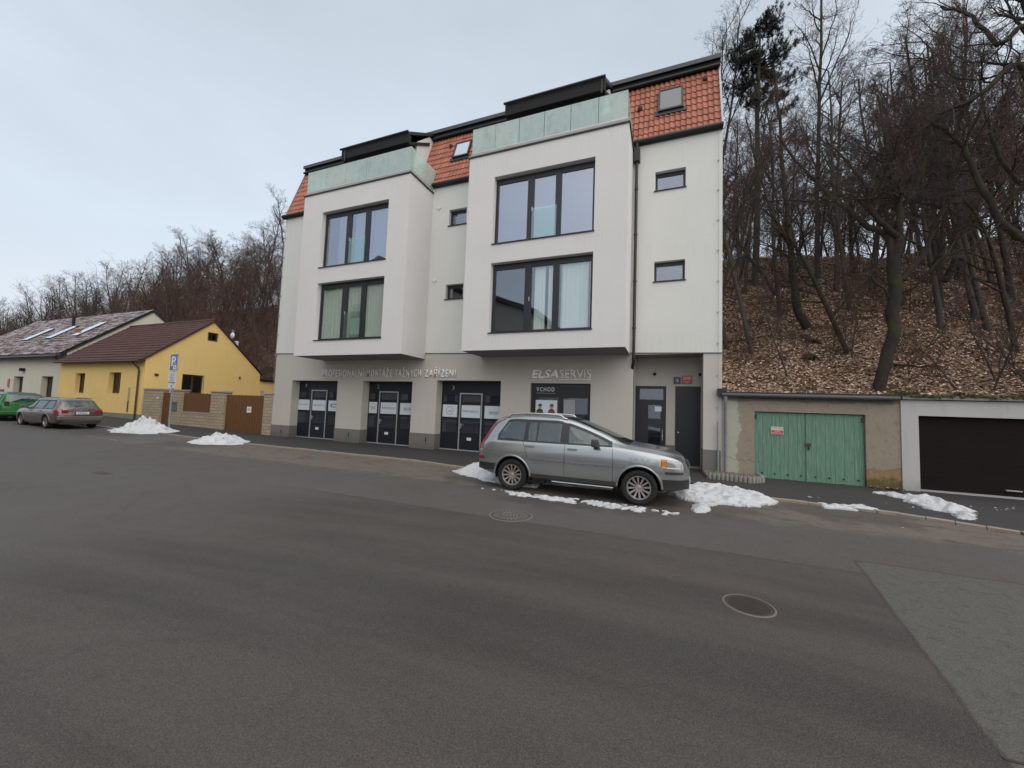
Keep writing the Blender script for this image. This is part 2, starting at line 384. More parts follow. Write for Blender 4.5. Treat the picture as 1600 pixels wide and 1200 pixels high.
M['iron'] = simple('rusty_iron', (.055, .042, .039), .6, .2, .3, 9, .3)
def leafground():
    g = G('leaf_littered_soil'); v = g.coord()
    vo = g.n('ShaderNodeTexVoronoi'); g.set(vo.inputs['Vector'], g.coord(scale=(1, 1, 1.5))); vo.inputs['Scale'].default_value = 8.5; vo.inputs['Randomness'].default_value = 1
    s = g.n('ShaderNodeSeparateColor'); g.set(s.inputs[0], vo.outputs['Color'])
    c = g.ramp(s.outputs[0], [(.0, (.045, .028, .021)), (.45, (.11, .068, .048)), (.75, (.22, .145, .10)), (1, (.36, .25, .18))])
    dk = g.noise(v, .8, 5, .7); c = g.mix(g.math('MULTIPLY', g.step(dk, .46, .60), .85), c, (.034, .026, .020))
    g.bump(vo.outputs['Distance'], .8, .08)
    return g.out(c, .95, 0, .15)
M['leafground'] = leafground()
def leafmat(name, stops):
    g = G(name); oi = g.n('ShaderNodeNewGeometry'); wn = g.n('ShaderNodeTexWhiteNoise', noise_dimensions='1D'); g.set(wn.inputs[1], oi.outputs['Random Per Island'])
    c = g.ramp(wn.outputs[0], stops); return g.out(c, .9, 0, .15)
M['leaves'] = leafmat('dead_leaf', [(.0, (.065, .040, .030)), (.38, (.20, .125, .088)), (.72, (.44, .31, .225)), (1, (.80, .63, .50))])
M['russet'] = leafmat('russet_twig_leaf', [(0, (.06, .030, .022)), (1, (.11, .05, .036))])
def bark(name, a, b, moss=None):
    g = G(name); v = g.coord(scale=(1, 1, .25)); n = g.noise(v, 9, 6, .7)
    c = g.mix(n, a, b)
    if moss: c = g.mix(g.math('MULTIPLY', g.step(g.noise(g.coord(), 1.1, 5, .7), .48, .62), .8), c, moss)
    g.bump(n, .7, .03); return g.out(c, .95, 0, .15)
M['bark'] = bark('dark_bark', (.018, .015, .013), (.062, .050, .043), (.050, .056, .024))
M['bark_pale'] = bark('grey_bark', (.045, .039, .035), (.105, .090, .080), (.062, .064, .034))
M['twig'] = simple('twig_bark', (.064, .048, .043), .95, 0, .35, 1.5)
M['twig_red'] = simple('reddish_twig', (.10, .06, .052), .95, 0, .35, 1.5)
M['moss'] = simple('moss', (.075, .072, .030), .95, 0, .5, 9, .5)
M['needle'] = simple('pine_needle', (.020, .034, .022), .8, 0, .4, 3)
# ------------------------------------------------------------------ ground
def rise(x):
    t = max(0.0, .5 - x); return .02 * min(t, 45)
def sheet(name, outline, z, mat, thick=0.0, parent=None, step=2.0):
    """flat sheet over an outline of (x,y) points following the gentle rise to the left"""
    bm = bmesh.new(); vs = [bm.verts.new((x, y, 0)) for x, y in outline]; bm.faces.new(vs)
    xs = [p[0] for p in outline]; a = math.floor(min(xs)); b = math.ceil(max(xs))
    x = a
    while x < b:
        x += step
        if x > .5 and x < b - step: continue
        bmesh.ops.bisect_plane(bm, geom=bm.verts[:] + bm.edges[:] + bm.faces[:], plane_co=(x, 0, 0), plane_no=(1, 0, 0))
    for v in bm.verts: v.co.z = z + rise(v.co.x)
    if thick:
        r = bmesh.ops.extrude_face_region(bm, geom=bm.faces[:])
        for v in [e for e in r['geom'] if isinstance(e, bmesh.types.BMVert)]: v.co.z -= thick
    bmesh.ops.recalc_face_normals(bm, faces=bm.faces)
    me = bpy.data.meshes.new(name); bm.to_mesh(me); bm.free()
    if not thick and me.polygons[0].normal.z < 0: me.flip_normals()
    me.materials.append(mat); o = bpy.data.objects.new(name, me); COL.objects.link(o)
    if parent: o.parent = parent
    return o
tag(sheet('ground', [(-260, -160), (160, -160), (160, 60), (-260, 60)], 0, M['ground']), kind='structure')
KB = [(-60, -3.35), (-9, -3.35), (-3.7, -3.0), (11.1, -3.05), (14.0, -3.55), (18, -3.5), (21.9, -3.4), (23.8, -3.65), (25.2, -4.3), (45, -6.2)]
tag(sheet('pavement', KB + [(45, .3), (20.3, .3), (20.3, 2.2), (18.2, 2.2), (18.2, .6), (-60, .6)], .045, M['pave'], .08), kind='structure')
def kerbrow():
    mb = MB(); rnd = random.Random(3)
    for (ax, ay), (bx, by) in zip(KB[:-1], KB[1:]):
        L = math.hypot(bx - ax, by - ay); n = max(1, int(L / .34)); ux = (bx - ax) / L; uy = (by - ay) / L
        if ax < -30: n = n // 3
        for i in range(n):
            s0 = L * i / n + .006; s1 = L * (i + 1) / n - .006; w = .17 + rnd.uniform(-.015, .015); h = .056 + rnd.uniform(-.008, .006)
            pts = [(ax + ux * s - uy * o, ay + uy * s + ux * o) for s, o in ((s0, -w), (s1, -w), (s1, 0.01), (s0, 0.01))]
            zb = rise(ax + ux * s0)
            mb.add([(x, y, zb - .02) for x, y in pts] + [(x, y, zb + h) for x, y in pts], [(4, 5, 6, 7), (0, 1, 5, 4), (1, 2, 6, 5), (2, 3, 7, 6), (3, 0, 4, 7)])
    tag(mb.build('kerb', M['kerb'], fix=True), kind='structure')
kerbrow()

# ------------------------------------------------------------------ main building
XR = 20.941; BD = 1.70
def clad(x): return 4.39 - (4.39 - 4.02) * x / XR
bld = empty('apartment_building', (0, 0, 0), 0, 'white four storey building with two projecting bays, orange tiled mansard roof and ground floor garages', 'building')

def wall_holes(mb, x0, x1, z0, z1, holes, y, d, zb=None, mi=0, close=True):
    """wall face at Y=y (thickness d backwards) with rectangular holes (hx0,hx1,hz0,hz1); zb bends the bottom edge"""
    xs = sorted({x0, x1} | {h[0] for h in holes if x0 < h[0] < x1} | {h[1] for h in holes if x0 < h[1] < x1})
    zs = sorted({z0, z1} | {h[2] for h in holes if z0 < h[2] < z1} | {h[3] for h in holes if z0 < h[3] < z1})
    def hole(i, j):
        if not (0 <= i < len(xs) - 1 and 0 <= j < len(zs) - 1): return None
        cx = (xs[i] + xs[i + 1]) / 2; cz = (zs[j] + zs[j + 1]) / 2
        return any(h[0] < cx < h[1] and h[2] < cz < h[3] for h in holes)
    def P(x, yy, z): return (x, yy, zb(x) if (zb and abs(z - z0) < 1e-6) else z)
    for i in range(len(xs) - 1):
        for j in range(len(zs) - 1):
            if hole(i, j): continue
            a, b, c, e = xs[i], xs[i + 1], zs[j], zs[j + 1]
            mb.quad(P(a, y, c), P(b, y, c), P(b, y, e), P(a, y, e), mi)
            for (ii, jj, q) in ((i - 1, j, ((a, c), (a, e))), (i + 1, j, ((b, e), (b, c))), (i, j - 1, ((b, c), (a, c))), (i, j + 1, ((a, e), (b, e)))):
                h = hole(ii, jj)
                if h or (h is None and close):
                    (p, r), (s, t) = q
                    mb.quad(P(p, y, r), P(s, y, t), P(s, y + d, t), P(p, y + d, r), mi)
    return mb

SW = [(10.255, 11.12, 6.56, 7.21), (10.255, 11.12, 9.85, 10.58), (18.80, 19.80, 6.58, 7.30), (18.80, 19.80, 9.90, 10.61)]
mb = MB(); wall_holes(mb, 0, XR, 4.0, 11.80, SW, -.035, .30, clad)
mb.box(0, .25, .265, 11.5, 4.2, 11.8); mb.box(XR - .25, XR, .265, 11.5, 4.0, 11.8); mb.box(.25, XR - .25, 11.2, 11.5, 0, 11.8)
# gable ends under the mansard
for xx in ((0.02, .22), (XR - .22, XR - .02)):
    mb.prism([(.0, 11.8), (11.5, 11.8), (11.0, 14.7), (1.02, 14.7)], 'x', xx[0], xx[1])
mb.build('upper_wall', M['wall'], bld, fix=True)
OP = [(1.31, 4.38, -1, 2.97), (5.94, 8.75, -1, 2.97), (10.02, 13.04, -1, 3.03), (14.30, 16.65, -1, 2.95), (18.15, 20.39, -1, 4.03)]
mb = MB(); wall_holes(mb, 0, XR, .0, 4.0, OP, 0, .62, None, 0)
# strip between the door heads and the slanting lower edge of the upper cladding
mb.add([(0, 0, 4.0), (XR, 0, 4.0), (XR, 0, clad(XR)), (0, 0, clad(0)), ], [(0, 1, 2, 3)])
mb.box(0, .25, .62, 11.2, 0, 4.0); mb.box(XR - .25, XR, .62, 11.2, 0, 4.0)
# recess for the two entrance doors
RY = 1.2
mb.box(17.95, 18.148, .62, RY, 0, 4.03); mb.box(17.9, 18.13, RY, RY + .2, 0, 4.03); mb.box(19.24, 19.55, RY, RY + .2, 0, 2.97); mb.box(18.13, 20.69, RY, RY + .2, 2.97, 4.03)
mb.box(20.392, 20.62, .62, RY, 0, 4.03)
g = mb.build('ground_floor_wall', M['grey'], bld, fix=True)
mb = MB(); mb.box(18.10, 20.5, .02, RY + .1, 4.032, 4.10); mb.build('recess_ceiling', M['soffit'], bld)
# plinth
for a, b in ((0, 1.31), (4.38, 5.94), (8.75, 10.02), (13.04, 14.30), (16.65, 18.15), (20.39, 20.90)):
    MB().box(a - .012, b + .012, -.022, .60, 0, .64 + .18 * a / XR).build('plinth', M['plinth'], bld)
MB().box(19.22, 19.56, RY - .02, RY + .1, 0, .80).build('plinth', M['plinth'], bld)
# dark drip line under the upper cladding
mb = MB(); mb.add([(0, -.034, clad(0) - .02), (XR, -.034, clad(XR) - .02), (XR, -.004, clad(XR) - .02), (0, -.004, clad(0) - .02), (0, -.034, clad(0) - .002), (XR, -.034, clad(XR) - .002), (XR, -.004, clad(XR) - .002), (0, -.004, clad(0) - .002)],
       [(0, 3, 2, 1), (4, 5, 6, 7), (0, 1, 5, 4), (1, 2, 6, 5), (2, 3, 7, 6), (3, 0, 4, 7)]); mb.build('drip_edge', M['fascia'], bld)

# floors and dark rooms behind the openings
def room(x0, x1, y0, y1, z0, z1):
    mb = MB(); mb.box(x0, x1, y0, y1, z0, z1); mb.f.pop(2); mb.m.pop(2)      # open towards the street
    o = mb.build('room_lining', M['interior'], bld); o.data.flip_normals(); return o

def curtain(parent, x0, x1, y, z0, z1, mat, amp=.03, per=.13, seed=0):
    rnd = random.Random(seed); mb = MB(); n = max(4, int((x1 - x0) / .015)); vs = []
    ph = rnd.uniform(0, 6); amp *= .5
    for i in range(n + 1):
        x = x0 + (x1 - x0) * i / n; yy = y + amp * math.sin(x / per * 6.28 + ph + 2.2 * math.sin(x * 4.1 + ph)) * (.6 + .5 * math.sin(x * 7 + ph)); vs += [(x, yy, z0), (x, yy, z1)]
    mb.add(vs, [(2 * i, 2 * i + 2, 2 * i + 3, 2 * i + 1) for i in range(n)]); return mb.build('curtain', mat, parent, smooth=True)

def window(x0, x1, z0, z1, y, mull=(), fw=.085, glass=None, depth=.08, sill=True, sy=None, name='window', cover=.0):
    """dark framed window set back at Y=y; mull: list of (x0,x1) posts. Frame carries panes"""
    mb = MB()
    mb.box(x0, x0 + fw, y, y + depth, z0, z1); mb.box(x1 - fw, x1, y, y + depth, z0, z1)
    mb.box(x0 + fw, x1 - fw, y, y + depth, z0, z0 + fw); mb.box(x0 + fw, x1 - fw, y, y + depth, z1 - fw - cover, z1)
    for a, b in mull: mb.box(a, b, y - .004, y + depth, z0 + fw, z1 - fw - cover)
    f = mb.build(name, M['frame'], bld)
    edges = [x0 + fw] + [e for m in mull for e in m] + [x1 - fw]
    for i in range(0, len(edges), 2):
        g = MB(); g.box(edges[i], edges[i + 1], y + .03, y + .045, z0 + fw, z1 - fw - cover); g.build('pane', glass or M['glass'], f)
    if sill:
        s = MB(); s.box(x0 - .04, x1 + .03, (sy if sy is not None else y - .2) - .045, y, z0 - .035, z0 - .001); s.build('sill', M['frame'], f)
    return f

# small windows of the flat wall
for k, h in enumerate(SW):
    window(h[0], h[1], h[2], h[3], .13, (), .075, M['glass_small'], .07, True, -.035, 'small_window', .06)
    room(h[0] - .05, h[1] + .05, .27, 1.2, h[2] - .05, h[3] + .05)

# ---- bays
W = [(4.574, 8.318), (13.192, 16.94)]; ZW = [(4.65, 7.241), (7.968, 10.541)]
MUL = [[(5.87, 6.15), (6.94, 7.19)], [(14.47, 14.72), (15.52, 15.74)]]
for k, (bx0, bx1) in enumerate(((3.384, 9.356), (12.109, 18.021))):
    bay = MB(); zb = 3.96 + .05 * k
    hs = [(W[k][0], W[k][1], a, b) for a, b in ZW]
    wall_holes(bay, bx0, bx1, zb, 11.50, hs, -BD, .25, None, 0, False)
    bay.quad((bx0, -BD, zb), (bx0, -BD, 11.5), (bx0, -.036, 11.5), (bx0, -.036, zb)); bay.quad((bx1, -BD, zb), (bx1, -.036, zb), (bx1, -.036, 11.5), (bx1, -BD, 11.5))
    bay.box(bx0 + .02, bx1 - .02, -BD + .26, -.3, 7.42, 7.78)
    b = bay.build('bay', M['white'], bld, fix=False)
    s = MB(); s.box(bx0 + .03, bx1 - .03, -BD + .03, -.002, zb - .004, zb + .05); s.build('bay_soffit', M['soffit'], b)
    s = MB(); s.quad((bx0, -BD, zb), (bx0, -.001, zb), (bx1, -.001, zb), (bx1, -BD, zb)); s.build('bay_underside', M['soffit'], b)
    # terrace ledge
    l = MB(); l.box(bx0 - .035, bx1 + .035, -BD - .035, 1.0, 11.50, 11.56); l.box(bx0 + .02, bx1 - .02, -BD + .02, .95, 11.56, 11.66)
    l.build('terrace_ledge', M['sill_stone'], b)
    l = MB(); l.box(bx0 - .045, bx1 + .045, -BD - .045, -BD - .02, 11.465, 11.515); l.box(bx1 + .02, bx1 + .045, -BD - .02, 0, 11.465, 11.515); l.box(bx0 - .045, bx0 - .02, -BD - .02, 0, 11.465, 11.515); l.build('terrace_drip', M['fascia'], b)
    # glass balustrade
    n = 6 if k == 1 else 5; xa, xb = bx0 + .06, bx1 - .05
    for i in range(n):
        a = xa + (xb - xa) * i / n; c = xa + (xb - xa) * (i + 1) / n
        q = MB(); q.box(a + .008, c - .008, -BD + .04, -BD + .058, 11.64, 12.66); q.build('balustrade_pane', M['frost'], b)
    for xs, xe in ((xb - .018, xb), (xa, xa + .018)):
        q = MB(); q.prism([(-BD + .06, 11.64), (-.10, 11.64), (.30, 12.66), (-BD + .06, 12.66)], 'x', xs, xe); q.build('balustrade_pane', M['frost'], b)
    q = MB(); q.box(xa, xb, -BD + .03, -BD + .068, 11.60, 11.70); q.box(xb - .03, xb + .01, -BD + .07, -.1, 11.60, 11.70); q.build('balustrade_channel', M['steel'], b)
    # windows with three lights
    for j, (a, z) in enumerate(ZW):
        gl = M['glass'] if j == 0 else M['glass_sky']
        f = window(W[k][0] + .03, W[k][1] - .005, a, z - .03, -1.50, MUL[k], .09, gl, .09, True, -BD, 'bay_window', .10)
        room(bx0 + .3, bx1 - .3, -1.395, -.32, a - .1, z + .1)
        if not (k == 1 and j == 0):
            q = MB(); p0, p1 = MUL[k][0][1] - .06, MUL[k][1][0] + .06; q.box(p0, p1, -1.53, -1.518, a + .07, a + 1.22); q.build('guard_glass', M['guard'], f)
        q = MB(); q.box(MUL[k][0][1] - .07, MUL[k][0][1] - .045, -1.54, -1.505, a + 1.12, a + 1.27); q.build('window_handle', M['steel'], f)
        if k == 0 and j == 0: curtain(f, W[0][0] + .1, W[0][1] - .1, -1.38, a + .05, z - .1, M['curtain_green'], .028, .17, 1)
        if k == 0 and j == 1:
            curtain(f, W[0][0] + 0.75, W[0][0] + 1.3, -1.38, a + .05, z - .1, M['curtain'], .03, .14, 2)
            curtain(f, W[0][0] + 1.7, W[0][1] - 1.0, -1.38, a + .05, z - .1, M['curtain_white'], .03, .15, 3)
            curtain(f, W[0][1] - 1.0, W[0][1] - .1, -1.375, a + .05, z - .1, M['curtain'], .03, .12, 8)
        if k == 1 and j == 0:
            curtain(f, 14.82, 15.22, -1.38, a + .05, z - .1, M['curtain'], .03, .13, 4); curtain(f, 15.33, 15.52, -1.38, a + .05, z - .1, M['curtain'], .02, .13, 5)
            curtain(f, 15.8, 16.75, -1.38, a + .05, z - .1, M['curtain'], .03, .15, 6)
        if k == 1 and j == 1: curtain(f, W[1][0] + .1, W[1][1] - .1, -1.33, a + .05, z - .1, M['blind'], .004, .3, 7)

# ---- mansard roof: pantiles as real relief
def pantiles(x0, x1, name='roof_tiles', parent=None, p0=(-.06, 11.86), p1=(.98, 14.80), courses=9, pitch=.18, mat=None, amp=.021, lip=.034, nseg=8):
    dy = p1[0] - p0[0]; dz = p1[1] - p0[1]; L = math.hypot(dy, dz); ny, nz = -dz / L, dy / L
    n = max(6, int((x1 - x0) / pitch * nseg)); mb = MB()
    for c in range(courses):
        t0 = c / courses; t1 = (c + 1) / courses + .01
        vs = []
        for i in range(n + 1):
            x = x0 + (x1 - x0) * i / n; ph = (x / pitch) % 1.0
            w = amp * (math.sin(ph * 2 * math.pi) + .35 * math.sin(ph * 4 * math.pi))
            for (t, off) in ((t0, w + lip - .03), (t0, w + lip), (t0 + (t1 - t0) * .5, w + lip * .55), (t1, w)):
                sag = 0
                vs.append((x, p0[0] + dy * t + ny * off, p0[1] + dz * t + nz * off))
        m = 4; fs = []
        for i in range(n):
            for j in range(3): fs.append((i * m + j, (i + 1) * m + j, (i + 1) * m + j + 1, i * m + j + 1))
        mb.add(vs, fs)
    o = mb.build(name, mat or M['orange_tile'], parent, smooth=False); return o
roof = MB()
for xa, xb in ((.24, 4.84), (8.53, 13.29), (17.03, XR - .24)): roof.prism([(.0, 11.80), (2.4, 11.80), (2.4, 14.78), (1.06, 14.78)], 'x', xa, xb)
roof.prism([(2.42, 11.80), (11.4, 11.80), (10.6, 14.78), (2.42, 14.78)], 'x', .24, XR - .24)   # solid body behind the tiles
roof.prism([(.84, 15.10), (6.0, 15.55), (11.3, 15.10), (11.3, 15.23), (6.0, 15.68), (.84, 15.23)], 'x', -.06, XR + .04)
rf = roof.build('roof', M['fascia'], bld, fix=True)
for a, b in ((0.0, 4.84), (8.53, 13.29), (17.03, XR - .03)): pantiles(a, b, 'roof_tiles', rf)
# upper eaves box and gutter
mb = MB(); mb.box(-.04, XR + .02, .90, 1.3, 14.79, 15.098)
mb.build('upper_fascia', M['black'], rf); MB().box(-.07, XR + .05, .80, .838, 15.08, 15.245).build('roof_edge_flashing', M['gutter'], rf)
mb = MB(); mb.tube((-.04, .84, 14.84), (XR + .02, .84, 14.84), .055, n=10, cap=True); mb.build('upper_gutter', M['fascia'], rf, auto=40)
for a, b in ((-.12, 3.34), (9.38, 12.07), (18.05, XR + .01)):
    mb = MB(); mb.tube((a, -.17, 11.80), (b, -.17, 11.80), .085, n=12, cap=True); mb.box(a, b, -.13, -.037, 11.70, 11.90); mb.build('gutter', M['fascia'], rf, auto=40)
mb = MB(); mb.prism([(-.12, 11.84), (-.02, 11.84), (1.02, 14.82), (.92, 14.86)], 'x', XR - .03, XR + .03); mb.prism([(-.12, 11.84), (-.02, 11.84), (1.02, 14.82), (.92, 14.86)], 'x', -.03, .0); mb.build('verge_trim', M['galv'], rf)

def slope_pt(x, z, off):
    t = (z - 11.86) / (14.80 - 11.86); dy, dz = 1.04, 2.94; L = math.hypot(dy, dz)
    return Vector((x, -.06 + dy * t - dz / L * off, z + dy / L * off))
def skylight(x0, x1, z0, z1, pmat, tilt=0):
    fr = MB(); w = .075
    def slab(a, b, c, d, o0, o1, mbx):
        vs = [slope_pt(a, c, o0), slope_pt(b, c, o0), slope_pt(b, d, o0), slope_pt(a, d, o0), slope_pt(a, c, o1), slope_pt(b, c, o1), slope_pt(b, d, o1), slope_pt(a, d, o1)]
        mbx.add(vs, [(0, 3, 2, 1), (4, 5, 6, 7), (0, 1, 5, 4), (1, 2, 6, 5), (2, 3, 7, 6), (3, 0, 4, 7)])
    slab(x0, x0 + w, z0, z1, .0, .13, fr); slab(x1 - w, x1, z0, z1, .0, .13, fr); slab(x0 + w, x1 - w, z0, z0 + w, .0, .13, fr); slab(x0 + w, x1 - w, z1 - w, z1, .0, .13, fr)
    slab(x0 - .12, x1 + .12, z0 - .16, z0, .05, .07, fr)
    f = fr.build('skylight', M['fascia'], rf)
    p = MB(); slab(x0 + w, x1 - w, z0 + w, z1 - w, .09, .11, p); p.build('pane', pmat, f)
g = G('skylight_blind'); M['blindpane'] = g.out((.13, .14, .155), .25, 0, .6)
g = G('skylight_mirror'); M['skypane'] = g.out((.62, .68, .75), .06, .6, .8)
skylight(18.84, 19.72, 13.08, 14.22, M['blindpane']); skylight(10.02, 10.85, 13.22, 14.14, M['skypane'])
for x, z in ((20.45, 14.33), (9.72, 14.12), (18.2, 13.55)):
    p = slope_pt(x, z, .03); mb = MB(); mb.lathe([(.001, -.12), (.08, -.10), (.09, .04)], (p.x, p.y, p.z), 'y', 10); mb.build('roof_vent', M['brown_tile'], rf)

# ---- dormers with projecting dark roofs over the terraces
for k, (ax0, ax1) in enumerate(((4.75, 8.60), (13.2, 17.10))):
    x0, x1 = ax0 + .1, ax1 - .08
    q = MB(); q.prism([(-1.0, 13.80), (.88, 15.02), (.88, 15.16), (-1.02, 13.93)], 'x', ax0, ax1)
    dm = q.build('dormer', M['fascia'], rf, fix=True)
    q = MB(); q.box(ax0 + .01, ax1 - .01, -1.045, -.80, 13.42, 13.86); bevel(q.build('front_fascia', M['black'], dm), .02)
    q = MB(); q.prism([(-.80, 13.46), (.6, 14.36), (.6, 14.50), (-.80, 13.60)], 'x', ax0 + .02, ax1 - .02); q.build('dormer_soffit', M['black'], dm, fix=True)
    q = MB(); q.tube((ax0 - .03, -1.09, 13.90), (ax1 + .02, -1.09, 13.90), .045, n=8, cap=True); q.build('dormer_gutter', M['fascia'], dm, auto=40)
    q = MB(); q.tube((ax1 - .12 if k else ax0 + .25, -1.06, 13.9), (ax1 - .12 if k else ax0 + .25, -1.06, 13.3), .03, n=6); q.build('rain_chain', M['fascia'], dm)
    for xs, xe in ((x0, x0 + .12), (x1 - .12, x1)):
        q = MB(); q.prism([(-.30, 11.66), (1.1, 11.66), (1.1, 14.82), (.62, 14.82), (-.30, 13.95)], 'x', xs, xe); q.build('dormer_cheek', M['white'], dm, fix=True)
    q = MB(); n = 4
    for i in range(n + 1): xx = x0 + .13 + (x1 - x0 - .34) * i / n; q.box(xx, xx + .08, -.2, -.12, 11.66, 13.9)
    q.box(x0 + .13, x1 - .13, -.205, -.115, 13.75, 13.95); q.build('terrace_door', M['frame'], dm)
    q = MB(); q.box(x0 + .13, x1 - .13, -.17, -.155, 11.66, 13.75); q.build('terrace_glass', M['shopglass'], dm); room(x0 + .13, x1 - .13, -.10, .6, 11.66, 13.9)
# plants and bench seen dimly through the right terrace glass
def tuft(name, c, r, n, mat, label, cat, up=.5, group=None):
    rnd = random.Random(int(c[0] * 100)); mb = MB()
    for i in range(n):
        a = rnd.uniform(0, 6.28); e = rnd.uniform(-.1, 1.3); l = r * rnd.uniform(.6, 1)
        d = Vector((math.cos(a) * math.cos(e), math.sin(a) * math.cos(e), math.sin(e) * up * 2)); p = Vector(c); q = p + d * l; s = d.cross(Vector((0, 0, 1))).normalized() * .012
        mb.add([p - s, p + s, q], [(0, 1, 2)])
    o = mb.build(name, mat); return tag(o, label, cat, group)
o = tuft('potted_plant', (0, 0, .22), .38, 260, M['needle'], 'round grassy plant in a pot behind the right terrace glass', 'plant'); o.location = (17.25, -1.35, 11.68)
q = MB(); q.lathe([(.001, 0), (.13, 0), (.17, .24), (.15, .24)], (0, 0, 0), 'z', 14); q.build('pot', M['concrete'], o, auto=40)
o = tuft('tall_terrace_plant', (0, 0, .35), .5, 260, M['needle'], 'tall bushy plant at the left end of the right terrace', 'plant', .9); o.location = (12.75, -1.3, 11.68)
q = MB(); q.lathe([(.001, 0), (.13, 0), (.17, .36), (.15, .36)], (0, 0, 0), 'z', 14); q.build('pot', M['concrete'], o, auto=40)

# ---- drainpipe at the right bay
mb = MB(); mb.box(18.05, 18.27, -.26, -.04, 11.05, 11.50); mb.tube((18.16, -.17, 11.78), (18.16, -.15, 11.45), .06, n=10)
mb.tube((18.16, -.15, 11.1), (18.16, -.13, 3.9), .052, n=12); mb.path([(18.16, -.13, 3.95), (18.16, -.13, 3.75), (18.12, .0, 3.55), (18.11, .12, 3.4), (18.11, .12, .1)], [.055] * 5, 10)
for z in (10, 8.3, 6.6, 4.9): mb.tube((18.16, -.15, z), (18.16, -.15, z + .06), .068, n=12, cap=True)
dp = mb.build('drainpipe', M['dark'], bld, auto=40)
# lightning conductor down the right edge, with small clips
mb = MB(); mb.tube((20.82, -.09, 11.9), (20.82, -.09, 1.6), .006, n=5)
for i in range(9): mb.box(20.80, 20.84, -.10, -.03, 10.6 - i * 1.05, 10.65 - i * 1.05)
mb.tube((20.82, -.09, 1.75), (20.82, -.09, .1), .026, n=8, cap=True); mb.build('lightning_conductor', M['galv'], bld)
mb = MB(); mb.tube((.06, -.09, 11.8), (.03, -.09, 1.6), .006, n=5)
for i in range(9): mb.box(.03, .08, -.10, -.03, 10.6 - i * 1.05, 10.65 - i * 1.05)
mb.build('lightning_conductor', M['galv'], bld)
# small white wall outlets and vents
for x, z in ((9.72, 10.75), (9.66, 7.45)):
    mb = MB(); mb.box(x - .12, x + .12, -.07, -.034, z - .02, z + .03); mb.box(x - .02, x + .03, -.08, -.034, z - .1, z + .08); mb.build('wall_bracket', M['white_paint'], bld)
for x, z in ((.80, .33), (5.30, .42), (9.62, .46)):
    mb = MB(); mb.box(x - .055, x + .055, -.045, -.02, z - .15, z + .15); v = mb.build('wall_vent', M['galv'], bld); q = MB(); q.box(x - .022, x + .022, -.055, -.046, z - .11, z + .10); q.build('vent_slot', M['black'], v)

M['dusky'] = simple('dusky_pane', (.060, .062, .082), .5)
